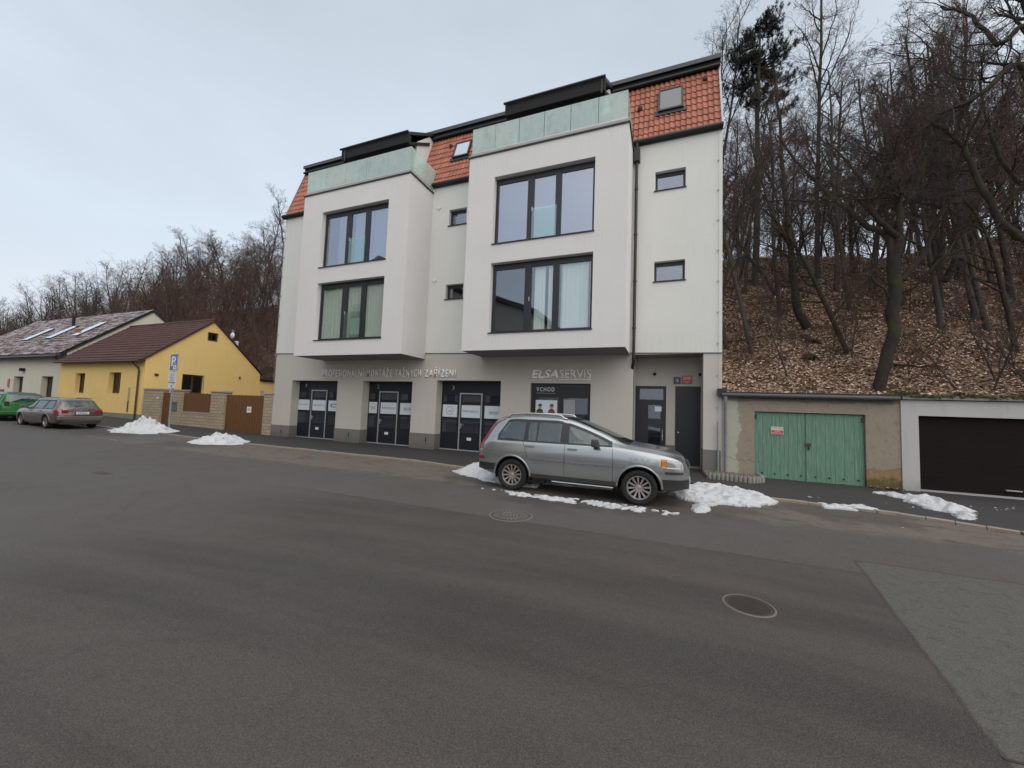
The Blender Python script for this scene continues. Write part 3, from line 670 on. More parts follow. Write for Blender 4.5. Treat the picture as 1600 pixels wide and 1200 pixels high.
# ---- garage doors with wicket door and window panels
GD = [(1.2, 4.42, 2.98, (2.22, 3.30), '1', ('dot', 'www.tazne.cz', 'box')), (5.88, 8.80, 2.98, (6.59, 7.70), '2', ('GALIA', 'www.tazne.cz', 'BOSAL')), (9.98, 13.08, 3.04, (10.94, 12.03), '3', ('ring', 'www.tazne.cz', 'steinhof'))]
for gx0, gx1, gt, (wx0, wx1), num, pl in GD:
    y = .45; mb = MB(); mb.box(gx0, gx1, y, y + .06, 0.02, gt)
    d = mb.build('garage_door', M['panel'], bld)
    # horizontal section joints
    zt = [.02, .62, 1.28, 2.14, gt]
    q = MB()
    for z in (.75, 1.42, 2.10): q.box(gx0, gx1, y - .006, y - .001, z - .006, z + .006)
    q.build('section_joint', M['black'], d)
    # rows of dark glazing
    cols = [(gx0 + .14, wx0 - .12), (wx0 + .12, wx1 - .1), (wx1 + .13, gx1 - .14 if num != '1' else gx1)]
    for a, b in cols:
        for z0_, z1_ in ((.80, 1.36), (2.12, 2.42)):
            pg = MB().box(a, b, y - .012, y - .006, z0_, z1_).build('glazing', M['shopglass'], d); MB().box(a + .03, b - .03, y - .004, y - .002, z0_ + .03, z1_ - .03).build('glazing_back', M['dusky'], pg)
    for (a, b), t in zip(cols, pl):
        q = MB(); q.box(a - .01, b + .01, y - .022, y - .004, 1.47, 2.00); p = q.build('sign_panel', M['paper'], d); yy = y - .0235; w = b - a
        if t.startswith('www'): fit_text(t, a + .06, b - .06, 1.69, 1.80, yy, 'lettering', M['ink'], p, .0)
        elif t == 'ring':
            q = MB(); q.lathe([(.165, 0), (.18, 0)], (a + w / 2, yy, 1.74), 'y', 28); q.build('emblem', M['ink'], p); fit_text('rd', a + w / 2 - .09, a + w / 2 + .08, 1.66, 1.80, yy, 'lettering', M['red'], p, 0)
        elif t == 'box':
            q = MB(); a2 = a + .15
            for r in ((a2, a2 + .5, 1.66, 1.70), (a2, a2 + .5, 1.80, 1.84), (a2, a2 + .07, 1.70, 1.80), (a2 + .43, a2 + .5, 1.70, 1.80)): q.box(r[0], r[1], yy - .001, yy, r[2], r[3])
            q.build('emblem', M['ink'], p)
        elif t == 'dot':
            q = MB(); q.lathe([(.001, 0), (.03, 0)], (a + .1, yy, 1.75), 'y', 12); q.build('emblem', M['signblue'], p); fit_text('westfalia', a + .14, b - .06, 1.72, 1.80, yy, 'lettering', M['ink'], p, 0)
        else:
            fit_text(t, a + w * .24, b - w * .2, 1.68, 1.80, yy, 'lettering', M['ink'], p, 0, bold=.01); q = MB(); q.box(a + w * .24, b - w * .2, yy - .001, yy, 1.645, 1.655); q.build('emblem', M['ink'], p)
    # wicket frame
    q = MB(); q.box(wx0, wx0 + .055, y - .04, y - .013, .06, 2.52); q.box(wx1 - .055, wx1, y - .04, y - .013, .06, 2.52); q.box(wx0 + .055, wx1 - .055, y - .04, y - .013, 2.465, 2.52)
    q.box(gx0, gx1, y - .035, y - .013, 0.045, .10); q.build('wicket_frame', M['steel'], d)
    q = MB(); q.box(wx0 + .09, wx0 + .13, y - .05, y - .013, 1.0, 1.22); q.box(wx0 + .09, wx0 + .24, y - .08, y - .05, 1.13, 1.16); q.build('handle', M['steel'], d)
    q = MB(); q.box(wx0 + .42, wx0 + .62, y - .03, y - .005, .50, .62); q.build('maker_plate', M['paper'], d)
    fit_text(num, gx0 + .55, gx0 + .63 + (.03 if num != '1' else 0), 2.66, 2.83, y - .012, 'door_number', M['steel'], d, .004)

# ---- shop window beside the text
mb = MB(); mb.box(14.30, 16.65, .12, .2, 0, .5); mb.box(14.30, 14.42, .12, .2, .5, 2.95); mb.box(16.53, 16.65, .12, .2, .5, 2.95); mb.box(15.42, 15.58, .116, .2, .5, 2.95); mb.box(14.42, 15.42, .12, .2, 2.40, 2.95); mb.box(15.58, 16.53, .12, .2, 2.40, 2.95)
sw = mb.build('shop_window', M['frame'], bld)
for a, b in ((14.42, 15.42), (15.58, 16.53)): q = MB(); q.box(a, b, .15, .165, .5, 2.40); q.build('pane', M['shopglass'], sw)
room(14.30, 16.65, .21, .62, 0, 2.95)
fit_text('VCHOD', 14.52, 15.24, 2.64, 2.80, .112, 'lettering', M['white_paint'], sw, .004, space=1.3)
q = MB(); q.box(14.52, 15.27, .112, .118, 2.565, 2.575); q.build('lettering_line', M['steel'], sw)
# advert with two dressed figures (plain poster)
q = MB(); q.box(14.50, 15.36, .128, .142, 1.2, 2.30); po = q.build('poster', M['paper'], sw)
def figure(x, mat, h, nm):
    q = MB(); q.prism([(x - .17, 1.21), (x + .17, 1.21), (x + .16, 1.75), (x + .10, 1.93), (x + .03, 1.97), (x - .05, 1.97), (x - .12, 1.92), (x - .17, 1.72)], 'y', .122, .127); a = q.build(nm, mat, po)
    q = MB(); q.lathe([(.001, 0), (.06, 0), (.075, .002)], (x, .120, 2.05), 'y', 14); q.build('printed_face', simple('skin_print', (.42, .27, .2), .7), po)
    q = MB(); q.prism([(x - .08, 2.06), (x + .08, 2.07), (x + .06, 2.15), (x - .04, 2.16)], 'y', .116, .119); q.build('printed_hair', M['brownframe'], po)
figure(14.68, simple('olive_print', (.05, .05, .03), .7), 1, 'printed_jacket'); figure(15.15, simple('red_print', (.16, .045, .04), .7), 1, 'printed_jacket')
q = MB(); q.box(15.62, 16.06, .128, .142, 1.2, 2.34); q.build('paper_sheet', simple('grey_paper', (.30, .31, .34), .6), sw)
# signage
sg = empty('facade_lettering', parent=bld)
for wd, xa, xb, za, zb in (('PROFESIONÁLNÍ', 3.40, 6.00, 3.15, 3.60), ('MONTÁŽE', 6.18, 7.62, 3.16, 3.60), ('TAŽNÝCH', 7.80, 9.20, 3.16, 3.60), ('ZAŘÍZENÍ', 9.38, 10.98, 3.17, 3.60)):
    fit_text(wd, xa, xb, za, zb, -.05, 'word_lettering', M['letter'], sg, .02, space=1.25, bold=.012)
fit_text('ELSA', 14.32, 15.42, 3.13, 3.47, -.05, 'name_lettering', M['letter'], sg, .03, shear=.25, bold=.03)
fit_text('SERVIS', 15.47, 16.66, 3.15, 3.47, -.05, 'name_lettering', M['letter'], sg, .02, bold=-.004)
q = MB(); q.box(15.45, 16.66, -.05, -.005, 3.09, 3.11); q.build('lettering_line', M['letter'], sg)

# ---- entrance doors in the recess
mb = MB(); mb.box(18.131, 19.238, RY, RY + .06, .06, 2.96); e1 = mb.build('entrance_door', M['dark'], bld)
q = MB(); q.box(18.3, 19.14, RY - .01, RY - .002, 2.45, 2.86); q.box(18.62, 19.05, RY - .01, RY - .002, .5, 2.25); q.build('pane', M['shopglass'], e1)
q = MB(); q.box(18.32, 19.12, RY - .0015, RY + .001, 2.47, 2.84); q.build('pane_back', simple('grey_pane', (.11, .12, .14), .4), e1)
q = MB(); q.box(18.85, 19.08, RY - .018, RY - .012, 2.02, 2.20); q.build('notice', M['paper'], e1)
q = MB(); q.tube((19.12, RY - .05, .95), (19.12, RY - .05, 1.35), .015, n=8, cap=True); q.box(19.09, 19.15, RY - .05, RY, 1.1, 1.14); q.build('handle', M['steel'], e1)
mb = MB(); mb.box(19.552, 20.39, RY + .02, RY + .08, .10, 2.96); e2 = mb.build('service_door', M['dark'], bld, )
q = MB(); q.lathe([(.001, 0), (.03, .0), (.03, .04)], (19.66, RY - .03, 1.28), 'y', 12); q.build('door_knob', M['steel'], e2)
q = MB(); q.box(19.55, 20.39, RY - .25, RY + .2, .04, .10); q.build('threshold', M['concrete'], e2)
# wall lights
for x, z, y in ((18.83, 3.42, RY - .1), (20.36, 3.38, .9)):
    q = MB(); q.lathe([(.001, -.02), (.05, -.02), (.06, .06), (.04, .1)], (x, y, z), 'y', 12); q.build('wall_lamp', M['black'], bld)
# number plates above the doors
y = RY - .02
p0 = aty(1052.5, 589, y); p1 = aty(1063.5, 600, y)
pl = MB(); pl.box(p0.x, p1.x, y - .01, y + .018, p1.z, p0.z); o = pl.build('blue_number_plate', M['blue'], bld); fit_text('16', p0.x + .08, p1.x - .07, p1.z + .06, p0.z - .05, y - .012, 'number', M['white_paint'], o, 0)
p0 = aty(1065, 588, y); p1 = aty(1081.5, 600, y)
pl = MB(); pl.box(p0.x, p1.x, y - .01, y + .018, p1.z, p0.z + .02); o = pl.build('red_number_plate', M['red'], bld); fit_text('2590', p0.x + .05, p1.x - .04, p1.z + .15, p0.z - .02, y - .012, 'number', M['white_paint'], o, 0)
fit_text('Praha 5', p0.x + .09, p1.x - .09, p1.z + .05, p1.z + .11, y - .012, 'number', M['white_paint'], o, 0)
# ------------------------------------------------------------------ old green garage
gar = empty('old_garage', (0, 0, 0), 0, 'low old garage with crumbling brown plaster and weathered green double doors', 'garage')
mb = MB(); wall_holes(mb, 20.95, 25.42, 0, 2.60, [(21.86, 24.64, -1, 2.12)], 0, .35); mb.box(20.95, 21.15, .35, 5.6, 0, 2.6); mb.box(25.2, 25.42, .35, 5.6, 0, 2.6); mb.box(21.15, 25.2, 5.3, 5.6, 0, 2.6)
mb.build('wall', M['oldplaster'], gar, fix=True)
for a, b in ((21.87, 23.24), (23.25, 24.63)):
    mb = MB(); n = 12
    for i in range(n):
        xa = a + (b - a) * i / n; mb.box(xa + .002, xa + (b - a) / n - .002, .085 + .004 * (i % 2), .12, .03 + (i * 37 % 5) * .006, 2.10)
    d = mb.build('door_leaf', M['greenwood'], gar)
    mb = MB()
    for z in (.12, ):
        for i in range(4): x = a + .2 + (b - a - .35) * i / 3; mb.lathe([(.001, -.015), (.028, -.01), (.03, 0)], (x, .078, z + .08), 'y', 8)
    mb.box(a + .02 if a < 22 else b - .06, a + .06 if a < 22 else b - .02, .06, .084, 1.88, 2.03); mb.build('hinge_bolts', M['iron'], d)
mb = MB(); mb.box(23.22, 23.27, .055, .084, .03, 2.10); mb.build('cover_strip', M['greenwood'], gar)
mb = MB(); mb.box(23.20, 23.34, .04, .054, 1.10, 1.20); mb.tube((23.28, .03, 1.10), (23.28, .03, 1.0), .025, n=8, cap=True); mb.build('padlock', M['iron'], gar)
o = MB().box(22.31, 22.64, .055, .075, 1.42, 1.66).build('warning_sign', simple('cream_sign', (.55, .52, .40), .6), gar)
MB().box(22.325, 22.625, .050, .0545, 1.435, 1.55).build('red_band', M['red'], o)
fit_text('ZÁKAZ VJEZDU', 22.33, 22.62, 1.60, 1.64, .0535, 'lettering', M['ink'], o, 0); fit_text('GARÁŽ', 22.39, 22.56, 1.505, 1.54, .049, 'lettering', M['white_paint'], o, 0); fit_text('NEPARKOVAT', 22.34, 22.61, 1.45, 1.485, .049, 'lettering', M['white_paint'], o, 0)
mb = MB(); mb.prism([(-.12, 2.64), (5.7, 2.66), (5.7, 2.74), (-.12, 2.72)], 'x', 20.97, 25.42); mb.box(20.80, 21.05, -.16, .1, 2.58, 2.82); mb.build('flat_roof', M['fascia'], gar, fix=True)
mb = MB(); mb.tube((20.92, -.16, 2.62), (25.35, -.16, 2.60), .065, n=12, cap=True); mb.build('gutter', M['gutter'], gar, auto=40)
mb = MB(); mb.path([(21.02, -.16, 2.58), (21.02, -.15, 2.42), (21.03, -.09, 2.3), (21.04, -.09, .12)], [.04, .045, .042, .042], 10); mb.tube((21.02, -.16, 2.56), (21.02, -.155, 2.40), .065, .045, n=10); mb.tube((21.04, -.09, 1.05), (21.04, -.09, 1.10), .055, n=10, cap=True)
mb.build('downpipe', M['galv'], gar, auto=40)
# ------------------------------------------------------------------ white garage
gw = empty('white_garage', (0, 0, 0), 0, 'white rendered garage with wide dark brown sectional door and mossy roof edge', 'garage')
mb = MB(); wall_holes(mb, 25.425, 31.6, 0, 2.57, [(25.80, 31.1, -1, 2.14)], -.03, .38); mb.box(25.43, 25.65, .35, 5.6, 0, 2.57); mb.box(31.4, 31.6, .35, 5.6, 0, 2.57); mb.build('wall', M['garagewhite'], gw, fix=True)
mb = MB(); mb.box(25.78, 31.1, .12, .16, .10, 2.16); d = mb.build('garage_door', M['darkbrown'], gw)
mb = MB()
for z in (.52, .94, 1.36, 1.78): mb.box(25.8, 31.1, .113, .119, z - .003, z + .003)
mb.build('section_joint', M['black'], d)
mb = MB(); mb.box(25.80, 31.1, .06, .118, .05, .10); mb.build('bottom_seal', M['steel'], d)
mb = MB(); mb.box(27.55, 27.85, .06, .118, .24, .27); mb.build('handle', M['steel'], d)
mb = MB(); mb.box(25.43, 31.7, -.12, 5.7, 2.59, 2.70); rfg = mb.build('flat_roof', M['concrete'], gw)
def mossedge():
    rnd = random.Random(5); mb = MB()
    for i in range(2600):
        x = rnd.uniform(25.2, 31.6); y = rnd.uniform(-.16, .25); z = 2.66 + rnd.uniform(0, .06) + .03 * math.sin(x * 5); h = rnd.uniform(.01, .055); a = rnd.uniform(0, 6.28); dx, dy = math.cos(a) * .03, math.sin(a) * .03
        if rnd.random() < .3: h = -h
        mb.add([(x - dx, y - dy, z), (x + dx, y + dy, z), (x + dx * 1.5, y - .03, z + h), (x - dx * .3, y - .03, z + h)], [(0, 1, 2, 3)])
    for i in range(70):
        x = 25.2 + i * .092; mb.lathe([(.001, .05), (.06, .04), (.09, 0), (.08, -.05)], (x, -.06 + rnd.uniform(-.03, .03), 2.70 + rnd.uniform(-.02, .02)), 'z', 6)
    o = mb.build('moss', M['moss'], gw); o['kind'] = 'stuff'
mossedge()
# plaster rubble and moss at the foot of the pier
def rubble(name, cx, cy, rx, ry, n, s, mats, label, cat, kind=None, z0=.045, parent=None, seed=1):
    rnd = random.Random(seed); mb = MB()
    for i in range(n):
        a = rnd.uniform(0, 6.28); r = math.sqrt(rnd.random()); x = cx + rx * r * math.cos(a); y = cy + ry * r * math.sin(a); q = s * rnd.uniform(.4, 1.3)
        c = Vector((x, y, z0 + q * .3)); vs = [c + Vector((rnd.uniform(-1, 1), rnd.uniform(-1, 1), rnd.uniform(-.6, .8))) * q for _ in range(6)]
        mb.add(vs, [(0, 1, 2), (0, 2, 3), (0, 3, 4), (0, 4, 1), (5, 2, 1), (5, 3, 2), (5, 4, 3), (5, 1, 4)], rnd.randrange(len(mats)))
    return tag(mb.build(name, mats, parent), label, cat, None, kind)
rubble('plaster_rubble', 25.05, -.10, .36, .14, 160, .045, [M['leaves'], M['kerb'], M['iron'], M['moss']], None, None, 'stuff', seed=4)
rubble('fallen_leaves', 21.75, -.25, .18, .2, 90, .035, [M['iron'], M['red'], M['leaves']], None, None, 'stuff', seed=9)
# gravel bed with palisade edging between building and garage
gb = empty('gravel_bed', (0, 0, 0), 0, 'small gravel bed edged with upright grey concrete palisade blocks at the building corner', 'planter')
mb = MB(); mb.prism([(20.42, -1.12), (21.55, -1.30), (21.85, -.95), (21.84, -.012), (20.42, -.012)], 'z', .02, .14); mb.build('gravel_base', M['concrete'], gb, fix=True)
ed = [(20.44, -1.14), (21.55, -1.34), (21.90, -.98), (21.90, -.1)]
for (ax, ay), (bx, by) in zip(ed[:-1], ed[1:]):
    L = math.hypot(bx - ax, by - ay); n = int(L / .105)
    for i in range(n):
        x = ax + (bx - ax) * (i + .5) / n; y = ay + (by - ay) * (i + .5) / n
        q = MB(); q.lathe([(.001, .0), (.052, .0), (.052, .19), (.042, .205), (.001, .205)], (x, y, .02), 'z', 8); q.build('palisade_block', M['concrete'], gb, auto=35)
rubble('gravel', 21.1, -.55, .72, .5, 900, .022, [simple('pebble_tan', (.30, .22, .15), .9), simple('pebble_grey', (.26, .24, .22), .9), simple('pebble_dark', (.11, .08, .06), .9)], None, None, 'stuff', .14, gb, 2)

# ------------------------------------------------------------------ fence with gates
fen = empty('stone_fence', (0, 0, 0), 0, 'sandstone block fence with brown board infill, letter box and two brown gates', 'fence')
H = 2.2
def pillar(x0, x1, y0=.0, h=H, nm='stone_pillar'):
    zr = rise(x0); mb = MB(); mb.box(x0, x1, y0, y0 + .42, zr, h + zr * .4); p = mb.build(nm, M['stone'], fen); bevel(p, .015)
    q = MB(); q.box(x0 - .04, x1 + .04, y0 - .04, y0 + .46, h + zr * .4 + .001, h + zr * .4 + .07); q.build('coping', M['sill_stone'], p)
pillar(-11.9, -10.0); pillar(-9.05, -7.95); pillar(-5.15, -3.95); pillar(-.80, -.03, .05)
mb = MB(); mb.box(-7.95, -5.15, .06, .36, .1, .98); mb.build('low_wall', M['stone'], fen)
mb = MB(); mb.box(-7.95, -5.15, .03, .39, .981, 1.03); mb.build('low_wall_coping', M['sill_stone'], fen)
def boards(x0, x1, z0, z1, nm, y=.15):
    mb = MB(); n = int((x1 - x0) / .095)
    for i in range(n):
        a = x0 + (x1 - x0) * i / n; mb.box(a + .004, a + (x1 - x0) / n - .004, y + .01 * (i % 2), y + .03 + .01 * (i % 2), z0, z1 + .015 * math.sin(i * 2.1))
    mb.box(x0, x1, y + .045, y + .08, z0 + .2, z0 + .3); mb.box(x0, x1, y + .045, y + .08, z1 - .3, z1 - .2)
    return mb.build(nm, M['fencewood'], fen)
boards(-7.94, -5.16, 1.04, 2.14, 'board_infill'); gt = boards(-9.98, -9.07, .26, 2.14, 'side_gate', .12); g2 = boards(-3.93, -.82, .10, 2.12, 'drive_gate', .12)
q = MB(); q.box(-2.15, -1.80, .10, .115, 1.18, 1.50); q.build('notice', M['white_paint'], g2); q = MB(); q.box(-2.08, -1.87, .095, .099, 1.3, 1.42); q.build('notice_print', simple('faint_print', (.5, .4, .4), .6), g2)
q = MB(); q.box(-3.99, -3.965, -.02, .1, 1.0, 1.1); q.build('gate_lock', M['black'], g2)
q = MB(); q.box(-8.80, -8.25, -.03, .02, 1.02, 1.62); b = q.build('letter_box', simple('green_grey_box', (.10, .13, .12), .5), fen); q = MB(); q.box(-8.72, -8.33, -.04, -.031, 1.45, 1.49); q.build('slot', M['black'], b)
q = MB(); q.box(-10.35, -10.22, -.02, .01, 1.75, 1.86); q.build('bell', M['white_paint'], fen)

# ------------------------------------------------------------------ yellow house
yh = empty('yellow_house', (0, 0, 0), 0, 'low yellow house with brown tiled gable roof and brown windows behind the stone fence', 'house')
GX = -12.5; YF = .22; YB = 7.95; AP = (4.12, 7.60); HE = 4.33; LX = -23.7
mb = MB(); wall_holes(mb, LX, GX - .012, .25, HE, [(-21.3, -19.95, 1.92, 3.36), (-16.75, -15.25, 1.98, 3.42)], YF, .35)
# gable wall with window, built in slices along Y
gw_ = [(2.37, 3.78, 2.15, 3.52), (3.74, 4.50, 6.15, 6.80)]
def gable(mb, x, y0, y1, apex, he0, he1, z0, holes, d):
    ys = sorted({y0, y1, apex[0]} | {h[0] for h in holes} | {h[1] for h in holes})
    def top(y): return he0 + (apex[1] - he0) * (y - y0) / (apex[0] - y0) if y <= apex[0] else he1 + (apex[1] - he1) * (y1 - y) / (y1 - apex[0])
    for a, b in zip(ys[:-1], ys[1:]):
        m = (a + b) / 2; hs = sorted([(h[2], h[3]) for h in holes if h[0] < m < h[1]]); z = z0
        for p, q in hs:
            mb.quad((x, a, z), (x, b, z), (x, b, p), (x, a, p)); z = q
            mb.quad((x, a, p), (x, b, p), (x - d, b, p), (x - d, a, p)); mb.quad((x, a, q), (x - d, a, q), (x - d, b, q), (x, b, q))
            mb.quad((x, a, p), (x - d, a, p), (x - d, a, q), (x, a, q)) if any(abs(h[0] - a) < 1e-6 for h in holes) else None
            mb.quad((x, b, p), (x, b, q), (x - d, b, q), (x - d, b, p)) if any(abs(h[1] - b) < 1e-6 for h in holes) else None
        mb.quad((x, a, z), (x, b, z), (x, b, top(b)), (x, a, top(a)))
gable(mb, GX, YF, YB, AP, HE, 4.05, .2, gw_, .22)
mb.quad((LX, YB, .2), (LX, YB, 4.05), (GX, YB, 4.05), (GX, YB, .2))
mb.build('wall', M['yellow'], yh)
mb = MB(); mb.box(LX + .02, GX + .03, YF - .03, YF + .3, .1, .66); mb.build('plinth', M['concrete'], yh)
# tiled roof
def slope_tiles(x0, x1, pa, pb, parent, mat, courses, name='roof_tiles', pitch=.3, nseg=4):
    return pantiles(x0, x1, name, parent, pa, pb, courses, pitch, mat, .02, .045, nseg)
ov = .28
sy = (AP[1] - HE) / (AP[0] - YF)
rfy = MB(); rfy.prism([(YF - ov, HE - ov * sy + .02), (AP[0], AP[1] + .02), (YB + .2, 3.98), (YB + .2, 4.06), (AP[0], AP[1] + .13), (YF - ov, HE - ov * sy + .13)], 'x', LX, GX + .12)
ro = rfy.build('roof', M['brownframe'], yh, fix=True)
slope_tiles(LX, GX + .14, (YF - ov - .03, HE - ov * sy + .14), (AP[0], AP[1] + .15), ro, M['brown_tile'], 15)
mb = MB(); mb.tube((LX, AP[0], AP[1] + .16), (GX + .14, AP[0], AP[1] + .16), .11, n=10, cap=True); mb.build('ridge', M['brown_tile'], ro, auto=50)
mb = MB(); mb.tube((LX + .1, YF - ov - .1, HE - ov * sy + .05), (GX + .1, YF - ov - .1, HE - ov * sy + .05), .08, n=10, cap=True); mb.build('gutter', M['brownframe'], ro, auto=50)
mb = MB(); mb.path([(-13.3, YF - .35, HE - .25), (-13.1, YF - .1, HE - .6), (-13.0, YF - .08, HE - .8), (-13.0, YF - .08, .1)], [.055] * 4, 8); mb.build('downpipe', M['brownframe'], ro, auto=50)
M['houseglass'] = glassmat('house_glass', (.10, .10, .10), .02)
def hwin(x0, x1, z0, z1, y, parent, name='window', door=False):
    mb = MB(); w = .09
    mb.box(x0, x1, y, y + .06, z0, z0 + w); mb.box(x0, x1, y, y + .06, z1 - w, z1); mb.box(x0, x0 + w, y, y + .06, z0 + w, z1 - w); mb.box(x1 - w, x1, y, y + .06, z0 + w, z1 - w); m = (x0 + x1) / 2; mb.box(m - .06, m + .06, y - .004, y + .06, z0 + w, z1 - w)
    f = mb.build(name, M['brownframe'], parent)
    q = MB(); q.box(x0 + w, m - .06, y + .02, y + .03, z0 + w, z1 - w); q.box(m + .06, x1 - w, y + .02, y + .03, z0 + w, z1 - w); q.build('pane', M['houseglass'], f)
    q = MB(); q.box(x0, x1, y + .07, y + .09, z0, z1); q.build('pane_back', M['interior'], f); return f
hwin(-21.28, -19.97, 1.94, 3.34, YF + .26, yh); hwin(-16.73, -15.27, 2.0, 3.40, YF + .26, yh)
# side windows in the gable (facing +X)
def gwin(y0, y1, z0, z1, x, parent, split=True):
    mb = MB(); w = .09; mb.box(x - .06, x, y0, y1, z0, z0 + w); mb.box(x - .06, x, y0, y1, z1 - w, z1); mb.box(x - .06, x, y0, y0 + w, z0 + w, z1 - w); mb.box(x - .06, x, y1 - w, y1, z0 + w, z1 - w)
    if split: m = (y0 + y1) / 2; mb.box(x - .06, x + .004, m - .06, m + .06, z0 + w, z1 - w)
    f = mb.build('window', M['brownframe'], parent); q = MB(); q.box(x - .04, x - .03, y0 + w, y1 - w, z0 + w, z1 - w); q.build('pane', M['houseglass'], f); q = MB(); q.box(x - .09, x - .07, y0, y1, z0, z1); q.build('pane_back', M['interior'], f)
    if split: q = MB(); q.box(x - .066, x - .062, y0 + w, y1 - w, z0 + w, z0 + .6); q.build('net_curtain', M['curtain'], f)
    return f
gwin(2.39, 3.76, 2.17, 3.50, GX - .16, yh); gwin(3.76, 4.48, 6.17, 6.78, GX - .12, yh, False)
q = MB(); q.box(-14.15, -13.95, YF - .02, YF + .02, .75, 2.4); o = q.build('meter_cabinet', simple('grey_yellow', (.38, .32, .2), .6), yh); q = MB(); q.box(-14.13, -13.97, YF - .025, YF - .021, .8, 1.5); q.build('cabinet_door', M['brownframe'], o)
q = MB(); q.box(GX + .005, GX + .07, .75, .95, 3.25, 3.40); q.build('wall_lamp', M['brownframe'], yh); q = MB(); q.box(GX + .005, GX + .09, 6.25, 6.33, 3.50, 3.68); q.build('wall_lamp', M['brownframe'], yh)
# antenna dish and flue behind the ridge
ant = tag(MB().tube((0, 0, 0), (0, 0, 1.5), .025, n=6, cap=True).tube((-.45, 0, 1.45), (.25, 0, 1.35), .012, n=5).build('antenna_mast', M['galv']), 'thin antenna mast with white dish on the back slope of the yellow house', 'antenna'); ant.location = (-12.9, 5.75, 5.9)
q = MB(); q.lathe([(.001, -.06), (.12, -.045), (.22, -.01), (.26, .03)], (.06, 0, 0), 'y', 18); dsh = q.build('dish', M['white_paint'], ant, smooth=True); dsh.location = (0, -.08, 1.0)
fl = MB().lathe([(.12, 0), (.12, .9), (.16, .92), (.16, 1.0), (.001, 1.05)], (0, 0, 0), 'z', 12).build('flue_pipe', M['white_paint'], yh, auto=40); fl.location = (-12.95, 6.15, 5.5)
# low yellow annex behind and orange shed beside it
an = empty('yellow_annex', (0, 0, 0), 0, 'narrow yellow annex with flat dark roof behind the right end of the fence', 'outbuilding')
MB().box(-12.9, -12.45, 7.97, 9.35, .2, 3.45).build('wall', M['yellow'], an); MB().box(-13.2, -12.3, 7.97, 9.7, 3.46, 3.62).build('roof', M['fascia'], an)
MB().box(-12.44, -12.42, 8.05, 8.35, 2.0, 2.7).build('door_panel', M['garagewhite'], an)
sh = empty('brick_shed', (0, 0, 0), 0, 'red brown shed with sloping dark roof between annex and white building', 'outbuilding')
MB().box(-12.3, -9.5, 9.8, 12.0, .2, 3.2).build('wall', simple('red_brown_wall', (.20, .085, .045), .85, 0, .3, 8), sh); MB().prism([(9.5, 3.5), (12.2, 3.05), (12.2, 3.17), (9.5, 3.62)], 'x', -12.4, -9.2).build('roof', M['snow_tile'], sh, fix=True)

# ------------------------------------------------------------------ cream house on the far left
ch = empty('cream_house', (0, 0, 0), 0, 'cream house with snow dusted roof and skylights at the left edge', 'house')
CX = -23.75; CY = .5; CE = 5.0; CA = (5.6, 9.4); CBk = 11.0; LX2 = -46
mb = MB(); wall_holes(mb, LX2, CX - .012, .3, CE, [(-32.3, -30.6, .3, 3.12), (-27.4, -25.5, .3, 3.14), (-36.4, -35.2, 1.3, 2.7)], CY, .4)
gable(mb, CX, CY, CBk, CA, CE, CE, .3, [], .2); mb.quad((LX2, CBk, .2), (LX2, CBk, CE), (CX, CBk, CE), (CX, CBk, .2)); mb.build('wall', M['cream'], ch)
sc_ = (CA[1] - CE) / (CA[0] - CY)
rr = MB(); rr.prism([(CY - .4, CE - .4 * sc_ + .02), (CA[0], CA[1] + .02), (CBk + .3, CE - .2), (CBk + .3, CE - .05), (CA[0], CA[1] + .2), (CY - .4, CE - .4 * sc_ + .2)], 'x', LX2, CX + .12); rc = rr.build('roof', M['fascia'], ch, fix=True)
slope_tiles(LX2, CX + .12, (CY - .43, CE - .4 * sc_ + .21), (CA[0], CA[1] + .22), rc, M['snow_tile'], 17)
mb = MB(); mb.tube((LX2, CY - .55, CE - .35), (CX + .1, CY - .55, CE - .35), .1, n=10, cap=True); mb.build('gutter', M['fascia'], rc, auto=50)
mb = MB(); mb.path([(CX - .4, CY - .5, CE - .4), (CX - .15, CY - .1, CE - .9), (CX - .12, CY - .08, CE - 1.2), (CX - .12, CY - .08, .3)], [.06] * 4, 8); mb.build('downpipe', M['fascia'], rc, auto=50)
def cpt(x, z, off):
    t = (z - CE) / (CA[1] - CE); y = CY + (CA[0] - CY) * t; L = math.hypot(CA[0] - CY, CA[1] - CE); return Vector((x, y - (CA[1] - CE) / L * off, z + (CA[0] - CY) / L * off))
for x0, x1, z0, z1 in ((-28.1, -27.0, 6.55, 8.1), (-32.3, -31.2, 6.45, 7.9), (-36.6, -35.5, 6.4, 7.8)):
    mb = MB(); vs = [cpt(x0, z0, .25), cpt(x1, z0, .25), cpt(x1, z1, .25), cpt(x0, z1, .25), cpt(x0, z0, .31), cpt(x1, z0, .31), cpt(x1, z1, .31), cpt(x0, z1, .31)]
    mb.add(vs, [(0, 3, 2, 1), (0, 1, 5, 4), (1, 2, 6, 5), (2, 3, 7, 6), (3, 0, 4, 7)]); f = mb.build('skylight', M['fascia'], rc); q = MB(); q.add(vs[4:], [(0, 1, 2, 3)]); q.build('pane', M['skypane'], f)
MB().box(-28.95, -28.55, 2.6, 3.0, 6.3, 7.5).build('chimney', simple('red_chimney', (.33, .10, .07), .85, 0, .25, 9), rc)
MB().tube((-33.0, 3.9, 7.6), (-33.0, 3.9, 9.1), .12, n=8, cap=True).build('flue_pipe', M['black'], rc)
hwin(-27.35, -25.55, .4, 3.1, CY + .33, ch, 'entrance_door'); hwin(-32.25, -30.65, .4, 3.08, CY + .33, ch, 'side_door')
MB().box(-30.75, -30.4, CY - .25, CY - .01, 3.55, 3.8).build('wall_lamp', M['black'], ch)
